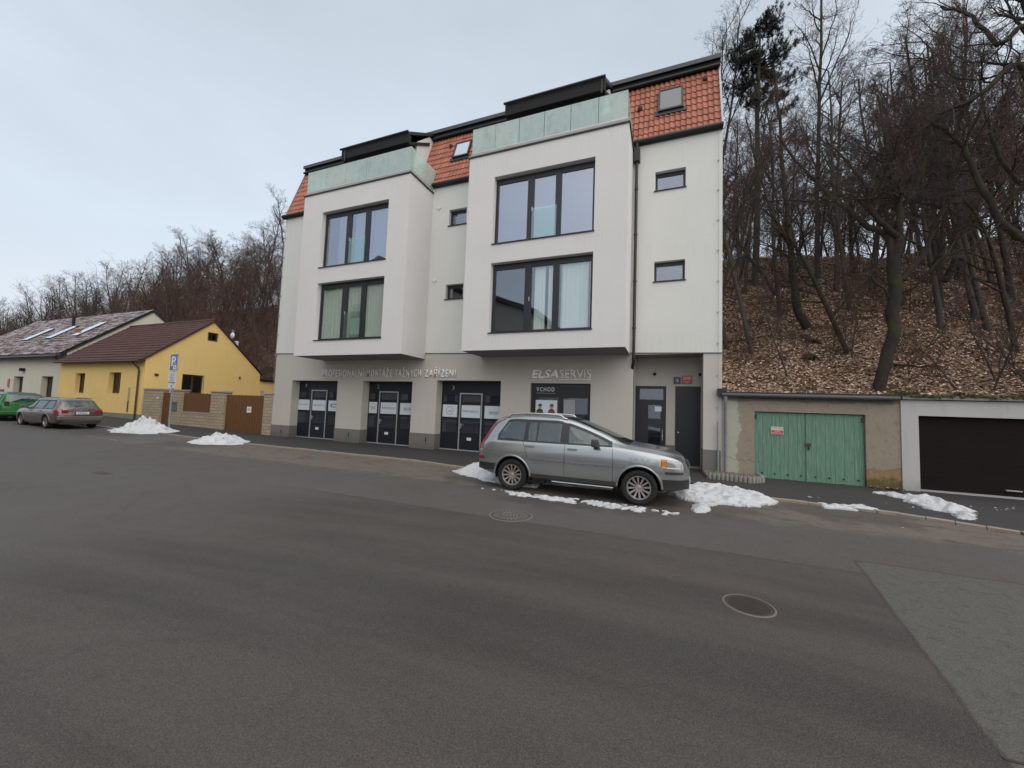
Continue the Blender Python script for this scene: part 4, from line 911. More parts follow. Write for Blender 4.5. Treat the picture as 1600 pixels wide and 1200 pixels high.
MB().box(-33.3, -33.0, CY - .05, CY - .01, 2.2, 2.9).build('house_number', M['red'], ch)
MB().box(-34.9, -33.9, CY - .05, CY - .01, 1.1, 2.0).build('notice_board', simple('purple_red_board', (.25, .06, .08), .6), ch)

# houses across the street, behind the camera: seen only mirrored in the window panes
op = empty('opposite_house', (0, 0, 0), 0, 'pale gabled house across the street, mirrored in the large window panes', 'house')
mb = MB(); mb.prism([(-32, 0), (7, 0), (7, 11.2), (-12, 18.5), (-32, 11.2)], 'y', -36, -24); mb.build('wall', M['cream'], op, fix=True); MB().prism([(-32.6, 11.1), (-12, 18.6), (7.6, 11.1), (7.6, 11.5), (-12, 19.1), (-32.6, 11.5)], 'y', -36.5, -23.5).build('roof', M['brown_tile'], op, fix=True)
for x in (-28, -22, -16, -10, -5, 1):
    for z in (1.6, 5.0, 8.4, 12.0):
        if z > 10 and not -20 < x < -3: continue
        MB().box(x, x + 1.5, -23.998, -23.96, z, z + 1.7).build('window', M['frame'], op)
op2 = empty('opposite_cottage', (0, 0, 0), 0, 'low white cottage with red roof across the street, mirrored in the lower panes', 'house')
MB().box(30, 44, -34, -26, 0, 4.2).build('wall', M['cream'], op2); MB().prism([(-34.5, 4.1), (-25.5, 4.1), (-30, 8.2)], 'x', 29.6, 44.4).build('roof', M['brown_tile'], op2, fix=True)

# ------------------------------------------------------------------ parking sign
ps = empty('parking_sign', (-4.35, -2.35, rise(-4.3)), R(-6), 'blue parking sign with white text panels on a grey post behind the tall snow heap', 'sign')
MB().tube((0, .04, 0), (0, .04, 4.0), .038, n=10, cap=True).build('post', M['galv'], ps, auto=40)
q = MB().box(-.40, .40, -.01, .01, 3.12, 4.02); pb = q.build('sign_plate', M['signblue'], ps)
q = MB()
for b in ((-.40, .40, 3.12, 3.15), (-.40, .40, 3.99, 4.02), (-.40, -.37, 3.15, 3.99), (.37, .40, 3.15, 3.99)): q.box(b[0], b[1], -.014, -.0105, b[2], b[3])
q.build('sign_border', M['white_paint'], pb)
fit_text('P', -.24, .22, 3.38, 3.88, -.013, 'lettering', M['white_paint'], pb, 0, bold=.03)
q = MB().box(-.02, .30, -.014, -.0105, 3.20, 3.42); q.build('symbol_body', M['white_paint'], pb)
q = MB(); q.lathe([(.09, 0), (.12, 0)], (.14, -.015, 3.44), 'y', 18); q.build('symbol_ring', M['white_paint'], pb)
q = MB(); q.lathe([(.001, 0), (.055, 0)], (.15, -.0155, 3.31), 'y', 12); q.build('symbol_hole', M['signblue'], pb)
q = MB().box(-.41, .35, -.01, .01, 2.48, 3.06); p2 = q.build('text_panel', M['paper'], ps)
q = MB()
for i, z in enumerate((2.97, 2.88, 2.80, 2.72, 2.64)): q.box(-.30 + .04 * (i % 2), .24 - .05 * (i % 3), -.012, -.0105, z - .02, z + .015)
q.build('printed_lines', simple('faded_print', (.30, .25, .30), .6), p2); MB().box(-.38, .32, -.0125, -.0105, 2.51, 2.56).build('printed_bar', M['ink'], p2)
q = MB().box(-.41, .35, -.01, .01, 2.24, 2.45); p3 = q.build('lower_panel', M['paper'], ps); MB().box(-.1, .05, -.0125, -.0105, 2.30, 2.39).build('printed_mark', M['signblue'], p3)

# ------------------------------------------------------------------ snow
def inside(p, poly):
    c = False; n = len(poly); j = n - 1
    for i in range(n):
        a, b = poly[i], poly[j]
        if (a[1] > p[1]) != (b[1] > p[1]) and p[0] < (b[0] - a[0]) * (p[1] - a[1]) / (b[1] - a[1]) + a[0]: c = not c
        j = i
    return c
def edist(p, poly):
    m = 9e9; n = len(poly)
    for i in range(n):
        a = Vector(poly[i]); b = Vector(poly[(i + 1) % n]); d = b - a; t = max(0, min(1, (Vector(p) - a).dot(d) / max(d.length_squared, 1e-9))); m = min(m, (Vector(p) - a - d * t).length)
    return m
def snow(outline, h, falloff, label, res=.035, z0=.01, rough=.35, peak=None, group=None, thresh=.0, name='snow_pile', seed=0):
    xs = [p[0] for p in outline]; ys = [p[1] for p in outline]; x0, x1, y0, y1 = min(xs) - .1, max(xs) + .1, min(ys) - .1, max(ys) + .1
    nx = int((x1 - x0) / res) + 1; ny = int((y1 - y0) / res) + 1; idx = {}; vs = []; hs = {}
    for i in range(nx + 1):
        for j in range(ny + 1):
            p = (x0 + i * res, y0 + j * res); n1 = noise.fractal(Vector((p[0] * 2.2 + seed, p[1] * 2.2, seed)), 1, 2, 5); q = (p[0] + .10 * n1, p[1] + .10 * n1)
            if not inside(q, outline): continue
            d = edist(q, outline); t = min(1, d / falloff); hh = h * (t ** .8) * (1 + rough * n1) * (1 + .35 * noise.noise(Vector((p[0] * 6, p[1] * 6, seed + 3))))
            if peak:
                k_ = min(1, math.hypot((p[0] - peak[0]) / peak[2], (p[1] - peak[1]) / peak[3])); hh *= .12 + .88 * (.5 + .5 * math.cos(math.pi * k_)); hh += .10 * t * noise.noise(Vector((p[0] * 3.5, p[1] * 3.5, seed + 9)))
            hh += .035 * noise.noise(Vector((p[0] * 9, p[1] * 9, seed)))
            if hh < thresh: continue
            idx[i, j] = len(vs); vs.append((p[0], p[1], z0 + rise(p[0]) + max(.004, hh)))
    fs = [(idx[i, j], idx[i + 1, j], idx[i + 1, j + 1], idx[i, j + 1]) for (i, j) in idx if (i + 1, j) in idx and (i, j + 1) in idx and (i + 1, j + 1) in idx]
    bm = bmesh.new(); V = [bm.verts.new(v) for v in vs]; [bm.faces.new([V[k] for k in f]) for f in fs]
    be = [e for e in bm.edges if e.is_boundary]; r = bmesh.ops.extrude_edge_only(bm, edges=be)
    for v in [e for e in r['geom'] if isinstance(e, bmesh.types.BMVert)]: v.co.z = rise(v.co.x) - .01
    bmesh.ops.delete(bm, geom=[v for v in bm.verts if not v.link_faces], context='VERTS'); bmesh.ops.recalc_face_normals(bm, faces=bm.faces)
    me = bpy.data.meshes.new(name); bm.to_mesh(me); bm.free(); me.materials.append(M['snow']); me.polygons.foreach_set('use_smooth', [True] * len(me.polygons))
    o = bpy.data.objects.new(name, me); COL.objects.link(o); return tag(o, label, 'snow', group)
def px(*uv, z=0.0): return [tuple(at(u, v, z)[:2]) for u, v in uv]
snow([(-6.3, -3.9), (-5.0, -4.25), (-3.7, -3.8), (-3.3, -2.8), (-4.0, -1.8), (-5.5, -2.0), (-6.3, -2.8)], .56, 1.0, 'tall dirty snow heap at the foot of the parking sign', peak=(-4.75, -3.05, 2.6, 1.9), rough=.5, seed=3)
snow([(.5, -4.2), (1.8, -4.35), (2.8, -3.7), (2.8, -2.8), (1.9, -2.3), (.5, -2.6), (-.3, -3.3)], .36, .8, 'lower snow heap on the kerb before the brown drive gate', peak=(1.3, -3.1, 2.0, 1.5), rough=.5, seed=8)
snow([(-7.6, -3.0), (-6.4, -3.2), (-5.9, -2.8), (-6.8, -2.4)], .2, .4, 'small snow patch beside the taupe estate car', seed=5)
snow(px((708, 737), (735, 728), (765, 727), (800, 734), (850, 752), (840, 764), (780, 757), (735, 747)), .13, .4, 'snow heap behind the rear wheel of the silver car', rough=.5, seed=11)
snow(px((1030, 770), (1055, 763), (1085, 757), (1120, 760), (1168, 770), (1195, 773), (1222, 789), (1180, 795), (1130, 791), (1100, 795), (1060, 782)), .12, .35, 'broad snow heap in front of the silver car', rough=.6, seed=14, thresh=.02)
snow(px((1072, 792), (1092, 789), (1116, 797), (1106, 803), (1082, 803)), .10, .25, 'small snow lump near the front wheel of the silver car', seed=17)
snow(px((1358, 772), (1385, 772), (1420, 779), (1455, 778), (1480, 788), (1500, 796), (1530, 802), (1533, 817), (1505, 818), (1480, 806), (1440, 798), (1405, 783)), .13, .3, 'long thin snow patch before the white garage', rough=.9, seed=21, thresh=.03)
snow(px((1255, 776), (1275, 776), (1284, 782), (1262, 782)), .04, .2, 'flat snow scrap on the pavement before the green doors', seed=23)
snow(px((1270, 787), (1310, 790), (1385, 798), (1383, 802), (1330, 799), (1285, 795)), .06, .12, 'thin snow line along the kerb before the green doors', rough=1.2, thresh=.015, seed=29, res=.02)
snow(px((744, 762), (790, 768), (850, 775), (905, 781), (950, 786), (1000, 793), (1050, 801), (1085, 806), (1040, 806), (985, 800), (920, 791), (860, 783), (800, 775)), .022, .12, 'thin icy snow strip along the road side of the silver car', rough=2.2, thresh=.010, seed=31, res=.018)
snow(px((848, 752), (905, 757), (958, 763), (958, 767), (900, 762), (850, 757)), .06, .10, 'narrow snow ridge underneath the silver car', rough=.9, thresh=.01, seed=37, res=.02)
def crumbs():
    rnd = random.Random(41); mb = MB()
    spots = [(rnd.uniform(1500, 1600), rnd.uniform(790, 800)) for _ in range(16)] + [(rnd.uniform(1380, 1600), rnd.uniform(776, 850)) for _ in range(14)] + [(rnd.uniform(0, 1600), rnd.uniform(840, 1190)) for _ in range(26)] + [(rnd.uniform(1340, 1480), rnd.uniform(780, 795)) for _ in range(12)]
    for u, v in spots:
        p = at(u, v, .045 if v < 815 else 0); s = rnd.uniform(.008, .035) if v < 850 else rnd.uniform(.004, .011)
        vs = [p + Vector((rnd.uniform(-1, 1) * s * 1.5, rnd.uniform(-1, 1) * s, rnd.uniform(-.1, .6) * s)) for _ in range(6)]
        mb.add(vs, [(0, 1, 2), (0, 2, 3), (0, 3, 4), (0, 4, 1), (5, 2, 1), (5, 3, 2), (5, 4, 3), (5, 1, 4)])
    o = mb.build('snow_crumbs', M['snow'], fix=True); o['kind'] = 'stuff'
crumbs()

# ------------------------------------------------------------------ manhole covers
def manhole(c, r, label, ring, rot):
    o = MB().lathe([(.001, .004), (r * .86, .004), (r * .865, -.01), (r * .89, -.01), (r * .895, .006), (r, .006), (r + .01, -.01)], (0, 0, 0), 'z', 48).build('manhole_cover', M['iron'], auto=30)
    o.location = (c[0], c[1], .004); o.rotation_euler = (0, 0, rot); tag(o, label, 'manhole cover')
    q = MB()
    if ring:
        q.lathe([(r * .45, .005), (r * .455, .012), (r * .49, .012), (r * .495, .005)], (0, 0, 0), 'z', 40)
        for i in range(26): a = 2 * math.pi * i / 26; q.box(-.012, .012, -.004, .004, .004, .011) if 0 else q.prism([(math.cos(a + s) * rr, math.sin(a + s) * rr) for s, rr in ((-.05, r * .55), (-.05, r * .8), (.05, r * .8), (.05, r * .55))][::-1], 'z', .004, .011)
        for i in range(5): q.box(-.14 + i * .06, -.11 + i * .06, -.09, .09, .004, .011)
    else:
        n = 9
        for i in range(-n, n + 1):
            for j in range(-n, n + 1):
                x, y = i * r * .09, j * r * .09
                if math.hypot(x, y) < r * .8: q.box(x - .008, x + .008, y - .008, y + .008, .004, .009)
    q.build('raised_pattern', simple('worn_iron', (.17, .15, .135), .5, .3, .3, 15) if ring else simple('dull_iron', (.055, .042, .038), .6, .1, .3, 15), o, fix=True)
    MB().lathe([(r * .93, .0045), (r * .935, .009), (r * 1.0, .009), (r * 1.04, .001)], (0, 0, 0), 'z', 48).build('rim_ring', simple('rim_iron', (.15, .13, .115), .6, .1, .3, 15), o, auto=30)
    return o
m1 = at(798, 806); m2 = at(1170, 947)
manhole(m1, .385, 'rusty round manhole cover with ring pattern near the silver car', True, .3)
manhole(m2, .235, 'small plain round manhole cover in the middle of the old asphalt', False, .6)
o = MB().box(-.30, .30, -.12, .12, -.02, .006).build('drain_grate', M['pave']); o.location = at(160, 740, 0); o.location.z = 0; tag(o, 'rectangular iron drain grate far left on the road', 'drain grate')
q = MB()
for i in range(9): q.box(-.28 + i * .065, -.25 + i * .065, -.10, .10, .006, .012)
q.build('grate_bars', M['iron'], o)
o = MB().lathe([(.001, .006), (.11, .006), (.12, -.01)], (0, 0, 0), 'z', 24).build('valve_cover', M['iron'], auto=30); p = at(1596, 1196); o.location = (p.x, p.y, .002); tag(o, 'little dark valve cover in the bottom right corner', 'valve cover')
q = MB(); q.box(-.07, .07, -.01, .01, .006, .012); q.build('lid_bar', M['iron'], o)
# faded parking bay paint by the estate car
def paint():
    rnd = random.Random(2); mb = MB()
    for (u0, v0, u1, v1) in ((196, 692.5, 285, 691), (105, 682, 120, 682.5), (130, 684.5, 145, 685), (150, 687, 168, 687.5), (172, 688.5, 184, 690)):
        a = at(u0, v0, 0); b = at(u1, v1, 0); d = (b - a); L = d.length; d.normalize(); n = Vector((-d.y, d.x, 0)); k = int(L / .12) + 1
        for i in range(k):
            if rnd.random() < .25: continue
            p = a + d * (L * i / k); q_ = a + d * (L * (i + .9) / k); w = .05 + rnd.uniform(-.015, .015)
            vs = [p - n * w, q_ - n * w, q_ + n * w, p + n * w]
            mb.add([(v.x, v.y, rise(v.x) + .006) for v in vs], [(0, 1, 2, 3)])
    o = mb.build('road_markings', simple('worn_road_paint', (.20, .19, .18), .85, 0, .3, 9)); o['kind'] = 'structure'
paint()
# ------------------------------------------------------------------ cars
def interp(pts, x):
    if x <= pts[0][0]: return pts[0][1]
    for i in range(len(pts) - 1):
        (a, b), (c, d) = pts[i], pts[i + 1]
        if x <= c:
            # monotone-ish Hermite
            def sl(k):
                if k <= 0 or k >= len(pts) - 1: return 0 if False else None
                l = (pts[k][1] - pts[k - 1][1]) / (pts[k][0] - pts[k - 1][0]); r = (pts[k + 1][1] - pts[k][1]) / (pts[k + 1][0] - pts[k][0])
                return 0 if l * r <= 0 else 2 * l * r / (l + r)
            h = c - a; s = (d - b) / h; m0 = sl(i); m1 = sl(i + 1); m0 = s if m0 is None else m0; m1 = s if m1 is None else m1
            t = (x - a) / h; return b * (2 * t**3 - 3 * t**2 + 1) + d * (-2 * t**3 + 3 * t**2) + h * (m0 * (t**3 - 2 * t**2 + t) + m1 * (t**3 - t**2))
    return pts[-1][1]
def carpaint(name, col, dirt=(.12, .10, .085), amount=.8, metal=.8):
    g = G(name); v = g.coord(); s = g.n('ShaderNodeSeparateXYZ'); g.set(s.inputs[0], v); z = g.math('ADD', s.outputs[2], g.math('MULTIPLY', g.noise(v, 1.5, 5, .6), .3))
    f = g.math('MULTIPLY', g.math('SUBTRACT', 1.0, g.step(z, .40, 1.05)), amount); fl = g.noise(v, 1.4, 3, .6)
    c = g.mix(fl, tuple(x * .93 for x in col), col); c = g.mix(f, c, dirt)
    g.out(c, g.math('ADD', .22, g.math('MULTIPLY', f, .5)), g.math('MULTIPLY', g.math('SUBTRACT', 1.0, f), metal), .5)
    g.b.inputs['Coat Weight'].default_value = .35; g.b.inputs['Coat Roughness'].default_value = .12
    return g.m
M['silver'] = carpaint('silver_paint', (.37, .395, .41), (.13, .11, .09), .85); M['taupe'] = carpaint('taupe_paint', (.20, .17, .155), amount=.5); M['green'] = carpaint('green_paint', (.015, .15, .028), (.05, .12, .04), .5, .1)
M['tyre'] = simple('tyre_rubber', (.013, .012, .012), .85, 0, .25, 12, .3); M['trim'] = simple('black_trim', (.025, .025, .027), .55, 0, .2, 10); M['chrome'] = simple('chrome', (.6, .6, .6), .15, 1, .03)
M['rim'] = simple('dirty_alloy', (.36, .34, .32), .4, .6, .2, 10); M['under'] = simple('wheel_well', (.010, .010, .010), .95); M['seat'] = simple('car_seat', (.18, .17, .155), .85)
def carglass():
    g = G('car_glass'); g.out((.014, .02, .02), .03, 0, .8); g.b.inputs['IOR'].default_value = 1.6; g.b.inputs['Coat Weight'].default_value = .6; g.b.inputs['Coat Roughness'].default_value = .02; return g.m
def carglass2():
    g = glassmat('car_window_glass', (.40, .48, .44), .07, (.80, .92, .95)); return g
M['carglass'] = carglass2()
g = G('red_lamp'); M['redlamp'] = g.out((.27, .012, .014), .18, 0, .6); g = G('amber_lamp'); M['amber'] = g.out((.45, .17, .02), .15, 0, .6)
g = G('clear_lamp'); M['clearlamp'] = g.out((.30, .31, .33), .15, .3, .8)
g = G('white_plate'); M['plate'] = g.out((.65, .66, .68), .4)

class Body:
    def __init__(s, sp): s.sp = sp; s.cache = {}
    def sec(s, x):
        k = round(x, 4)
        if k in s.cache: return s.cache[k]
        sp = s.sp; zb, zs, zr, w, wt = (interp(sp[q], x) for q in ('zb', 'zs', 'zr', 'w', 'wt')); zs = min(zs, zr - .012)
        e = min(sp.get('e', .11), (zr - zs) * .55); we = w * sp.get('shoulder', .955)
        P = [(0, zb), (w * .55, zb), (w * .87, zb + .01), (w * .940, zb + .05), (w * .968, zb + .14)]
        hb = zs - zb
        if hb > .25:
            P += [(w * .985, zb + .3 * hb), (w, zb + .56 * hb), (w * .998, zb + .70 * hb), (w * .990, zs - .12), (w * .968, zs - .04), (we + .004, zs - .012)]
        else:
            P += [(w * .993, zb + .14 + (zs - zb - .14) * t) for t in (.15, .3, .45, .6, .8, .92)]
        P += [(we - .008, zs)]
        for t in (.125, .25, .375, .5, .625, .75, .875, 1.0):
            P.append((we - .008 + (wt - we + .008) * (t ** 1.12), zs + (zr - e - zs) * t))
        for y, q in ((.955, .42), (.87, .72), (.70, .90), (.40, .98), (0, 1.0)): P.append((wt * y, zr - e + e * q))
        s.cache[k] = P; return P
    def W(s, x, z):
        P = s.sec(x)
        for i in range(4, len(P) - 1):
            (a, b), (c, d) = P[i], P[i + 1]
            if b <= z <= d and d > b: return a + (c - a) * (z - b) / (d - b)
        return P[-2][0] if z > P[-1][1] else P[4][0]
    def Z(s, x, y):
        P = s.sec(x); y = abs(y)
        for i in range(len(P) - 1, 19, -1):
            (a, b), (c, d) = P[i - 1], P[i]
            if c <= y <= a: return d + (b - d) * (y - c) / max(1e-6, a - c)
        return P[19][1]

def strip(b, x0, x1, zl, zh, off, side, nx=24, nz=5, thick=.0):
    """patch of the body side between curves zl(x), zh(x), pushed out by off"""
    mb = MB(); vs = []
    for i in range(nx + 1):
        x = x0 + (x1 - x0) * i / nx; lo, hi = zl(x), max(zl(x) + .001, zh(x))
        for j in range(nz + 1):
            z = lo + (hi - lo) * j / nz; vs.append((x, side * (b.W(x, z) + off), z))
    m = nz + 1; fs = []
    for i in range(nx):
        for j in range(nz):
            f = (i * m + j, (i + 1) * m + j, (i + 1) * m + j + 1, i * m + j + 1); fs.append(f if side < 0 else f[::-1])
    mb.add(vs, fs)
    if thick:
        # rim back to the body
        def ring(idx):
            base = len(mb.v)
            for k in idx: x, y, z = vs[k]; mb.v.append((x, y - side * (off + thick), z))
            for q in range(len(idx) - 1): mb.f.append((idx[q], idx[q + 1], base + q + 1, base + q)); mb.m.append(0)
        ring([i * m for i in range(nx + 1)]); ring([i * m + nz for i in range(nx + 1)]); ring(list(range(m))); ring([nx * m + j for j in range(m)])
    return mb
def topstrip(b, x0, x1, yf, off, nx=14, ny=12):
    mb = MB(); vs = []
    for i in range(nx + 1):
        x = x0 + (x1 - x0) * i / nx; yw = yf(x)
        dz = (b.sec(x + .01)[-1][1] - b.sec(x - .01)[-1][1]) / .02; L = math.hypot(1, dz)
        for j in range(ny + 1):
            y = -yw + 2 * yw * j / ny; vs.append((x - dz / L * off, y, b.Z(x, y) + off / L))
    m = ny + 1
    mb.add(vs, [(i * m + j, (i + 1) * m + j, (i + 1) * m + j + 1, i * m + j + 1) for i in range(nx) for j in range(ny)]); return mb

def wheel(parent, x, y, r, side, spokes=12, rimr=None):
    """wheel centred at (x,y), outer face towards side (-1 = -y)"""
    rr = rimr or r * .67; wd = .115
    def P(prof): return [(a, t * side) for a, t in prof]
    c = (x, y, r)
    w = MB().lathe(P([(.001, -wd * .2), (rr * .95, -wd * .2), (rr * .97, wd * .75), (rr, wd * .8)]), c, 'y', 32).build('wheel', M['under'], parent, auto=40)
    MB().lathe(P([(rr * .98, -wd), (r * .93, -wd), (r * .985, -wd * .8), (r, -wd * .45), (r, wd * .45), (r * .985, wd * .8), (r * .93, wd), (r * .86, wd * 1.02), (rr * 1.03, wd * .93), (rr * .98, wd * .8)]), c, 'y', 56, closed=True).build('tyre', M['tyre'], w, smooth=True)
    q = MB(); q.lathe(P([(rr * .90, wd * .35), (rr * .90, wd * .72), (rr * .945, wd * .86), (rr * 1.0, wd * .86), (rr * 1.0, wd * .6)]), c, 'y', 48)
    q.lathe(P([(.001, wd * .62), (rr * .16, wd * .62), (rr * .23, wd * .52), (rr * .23, wd * .1)]), c, 'y', 24)
    for k in range(spokes):
        a = 2 * math.pi * k / spokes + .1; hw0, hw1 = rr * .055, rr * .085
        ca, sa = math.cos(a), math.sin(a); t = (-sa, ca)
        pts = [(rr * .15 * ca - t[0] * hw0, rr * .15 * sa - t[1] * hw0), (rr * .92 * ca - t[0] * hw1, rr * .92 * sa - t[1] * hw1), (rr * .92 * ca + t[0] * hw1, rr * .92 * sa + t[1] * hw1), (rr * .15 * ca + t[0] * hw0, rr * .15 * sa + t[1] * hw0)]
        vs = [(x + p[0], y + side * wd * f, r + p[1]) for p, f in zip(pts, (.56, .74, .74, .56))] + [(x + p[0], y + side * wd * f, r + p[1]) for p, f in zip(pts, (.25, .45, .45, .25))]
        q.add(vs, [(0, 1, 2, 3), (4, 7, 6, 5), (0, 4, 5, 1), (1, 5, 6, 2), (2, 6, 7, 3), (3, 7, 4, 0)])
    q.build('rim', M['rim'], w, auto=35, fix=True)
    return w

def car(name, label, loc, rz, sp, paint):
    root = empty(name, loc, rz, label, 'car'); b = Body(sp); L = sp['L']
    xs = sorted(set([round(L * i / 168, 4) for i in range(169)] + [.01, .03, L - .03, L - .01] + [p[0] for p in sp['zr']]))
    n = len(b.sec(xs[0])); vs = []; fs = []
    for x in xs:
        P = b.sec(x); vs += [(x, -y, z) for y, z in P] + [(x, y, z) for y, z in P[-2:0:-1]]
    m = 2 * n - 2
    # cabin openings: leave out the body faces under the glazing
    def in_glass(x, j):
        jj = j if j < n - 1 else m - 1 - j
        for (a, c, zl, zh) in sp['side_glass']:
            if a + .02 < x < c - .02 and 11 <= jj <= 18:
                P = b.sec(x); zmid = (P[jj][1] + P[jj + 1][1]) / 2
                if zl(x) + .012 < zmid < zh(x) - .028: return True
        for (a, c) in sp['top_glass']:
            if a < x < c and 21 <= jj: return True
        return False
    for i in range(len(xs) - 1):
        for j in range(m):
            if in_glass((xs[i] + xs[i + 1]) / 2, j): continue
            k = (j + 1) % m; fs.append((i * m + j, (i + 1) * m + j, (i + 1) * m + k, i * m + k))
    fs.append(tuple(range(m))); fs.append(tuple(range((len(xs) - 1) * m, len(xs) * m))[::-1])
    # wheel arch openings: push faces out of the body shell by cutting them with a bmesh test
    bm = bmesh.new(); V = [bm.verts.new(v) for v in vs]
    for f in fs:
        try: bm.faces.new([V[k] for k in f])
        except ValueError: pass
    bm.normal_update()
    ar = sp['r'] + sp.get('arch', .065)
    for ax in sp['axles']:
        for k in range(32):   # facet the shell along the arch polygon
            a = math.pi * (k + .5) / 32 * 2; no = Vector((math.cos(a), 0, math.sin(a))); cn = Vector((ax, 0, sp['r'])) + no * ar
            if cn.z < sp['r'] - .25: continue
            geom = [f for f in bm.faces if abs(f.calc_center_median().y) > .5 and abs(f.calc_center_median().x - ax) < ar + .15 and f.calc_center_median().z < sp['r'] + ar + .15]
            eds = {e for f in geom for e in f.edges}; vv = {v for f in geom for v in f.verts}
            bmesh.ops.bisect_plane(bm, geom=list(vv) + list(eds) + geom, plane_co=cn, plane_no=no)
        kill = [f for f in bm.faces if abs(f.calc_center_median().y) > .5 and math.hypot(f.calc_center_median().x - ax, f.calc_center_median().z - sp['r']) < ar * .998]
        bmesh.ops.delete(bm, geom=kill, context='FACES')
    bmesh.ops.remove_doubles(bm, verts=bm.verts, dist=.0004)
    me = bpy.data.meshes.new('body'); bm.to_mesh(me); bm.free(); me.materials.append(paint); me.polygons.foreach_set('use_smooth', [True] * len(me.polygons)); me.set_sharp_from_angle(angle=R(38))
    body = bpy.data.objects.new('body', me); COL.objects.link(body); body.parent = root
    # floor, wells and cabin lining
    for ax in sp['axles']:
        for s in (-1, 1):
            q = MB(); k = 20; vs = []
            for i in range(k + 1):
                a = -.25 + (math.pi + .5) * i / k; X = ax + math.cos(a) * (ar + .002); Zz = sp['r'] + math.sin(a) * (ar + .002); vs += [(X, s * (b.W(X, max(Zz, sp['zb'][0][1])) - .012), Zz), (X, s * .45, Zz)]
            q.add(vs, [(2 * i, 2 * i + 2, 2 * i + 3, 2 * i + 1) for i in range(k)])
            q.box(ax - ar, ax + ar, s * .45 - .01, s * .45 + .01, sp['r'] - .1, sp['r'] + ar)
            q.build('wheel_well', M['under'], body)
    q = MB(); q.box(.35, L - 1.25, -.70, .70, .45, sp['belt'] - .12); q.build('cabin_floor', M['under'], body)
    for sx in sp['seats']:
        for sy in (-.37, .37):
            q = MB(); q.prism([(sx - .20, sp['belt'] - .25), (sx + .28, sp['belt'] - .30), (sx + .02, sp['belt'] - .14), (sx - .14, sp['belt'] + .20), (sx - .24, sp['belt'] + .20)], 'y', sy - .23, sy + .23)
            q.box(sx - .28, sx - .18, sy - .13, sy + .13, sp['belt'] + .22, sp['belt'] + .38); bevel(q.build('seat', M['seat'], body, fix=True), .03)
    # glazing with black surround
    for (a, c, zl, zh) in sp['side_glass']:
        for s in (-1, 1):
            strip(b, a, c, zl, zh, .003, s, 26, 4).build('side_window', M['carglass'], root, smooth=True)
    for (a, c, zl, zh) in sp['side_glass']:
        for s in (-1, 1):
            strip(b, a - .012, c + .012, lambda x, zh=zh: zh(x) - .05, lambda x, zh=zh: zh(x) + .012, .006, s, 30, 3).build('window_seal', M['trim'], root, smooth=True)
            strip(b, a - .012, a + .035, lambda x, zl=zl: zl(x), lambda x, zh=zh: zh(x), .0065, s, 3, 6).build('window_seal', M['trim'], root, smooth=True)
    for (a, c, zl, zh) in sp['pillars']:
        for s in (-1, 1): strip(b, a, c, zl, zh, .005, s, 4, 6).build('window_pillar', M['trim'], root, smooth=True)
    for (a, c) in sp['top_glass']:
        nm = 'windscreen' if a > L * .45 else 'rear_window'
        topstrip(b, a - .03, c + .03, lambda x: b.sec(x)[-4][0] * 1.05, .006).build(nm, M['carglass'], root, smooth=True)
    # dark surround line under and over the windows
    x0 = min(g_[0] for g_ in sp['side_glass']) - .02; x1 = max(g_[1] for g_ in sp['side_glass']) + .02; zl0 = sp['side_glass'][0][2]
    for s in (-1, 1):
        strip(b, x0, x1, lambda x: zl0(x) - .028, lambda x: zl0(x) + .004, .008, s, 30, 2).build('belt_moulding', sp.get('belt_mat', M['trim']), root, smooth=True)
    # door shut lines, handles, side mouldings
    for s in (-1, 1):
        q = MB()
        for x, zlo, zhi, lean in sp['shuts']:
            k = 10
            pts = [(x + lean * t / k, s * (b.W(x + lean * t / k, zlo + (zhi - zlo) * t / k) + .0045), zlo + (zhi - zlo) * t / k) for t in range(k + 1)]
            for p, r_ in zip(pts[:-1], pts[1:]): q.add([(p[0] - .0035, p[1], p[2]), (p[0] + .0035, p[1], p[2]), (r_[0] + .0035, r_[1], r_[2]), (r_[0] - .0035, r_[1], r_[2])], [(0, 1, 2, 3)])
        q.build('door_seam', M['under'], root)
        for x0_, x1_, z0_, z1_ in sp['mould']:
            strip(b, x0_, x1_, lambda x: z0_ + (x - x0_) * sp.get('mslope', 0), lambda x: z1_ + (x - x0_) * sp.get('mslope', 0), .014, s, 16, 2, .012).build('side_moulding', sp.get('mould_mat', paint), root, smooth=False)
        for x_ in sp['handles']:
            z_ = sp['belt'] - .13; y_ = s * (b.W(x_, z_)); MB().box(x_ - .11, x_ + .11, min(y_, y_ + s * .035) + (0 if s > 0 else 0), max(y_, y_ + s * .035), z_ - .018, z_ + .018).build('door_handle', sp.get('handle_mat', paint), root)
        # sill
        strip(b, sp['axles'][0] + ar, sp['axles'][1] - ar, lambda x: sp['zb'][1][1] + .03 if len(sp['zb']) > 1 else .3, lambda x: sp['sill'], .006, s, 12, 3).build('sill_trim', M['trim'] if sp.get('suv') else paint, root)
        # arch lips
        for ax in sp['axles']:
            q = MB(); k = 22; pts = []
            for i in range(k + 1):
                a = .02 + (math.pi - .04) * i / k; X = ax + math.cos(a) * (ar + .018); Zz = sp['r'] + math.sin(a) * (ar + .018); pts.append((X, s * (b.W(X, Zz) + .004), Zz))
            q.path(pts, [.024] * (k + 1), 6); q.build('arch_lip', sp.get('lip_mat', paint), root, smooth=True)
        # mirror
        mx, mz = sp['mirror']; yb = b.W(mx, mz)
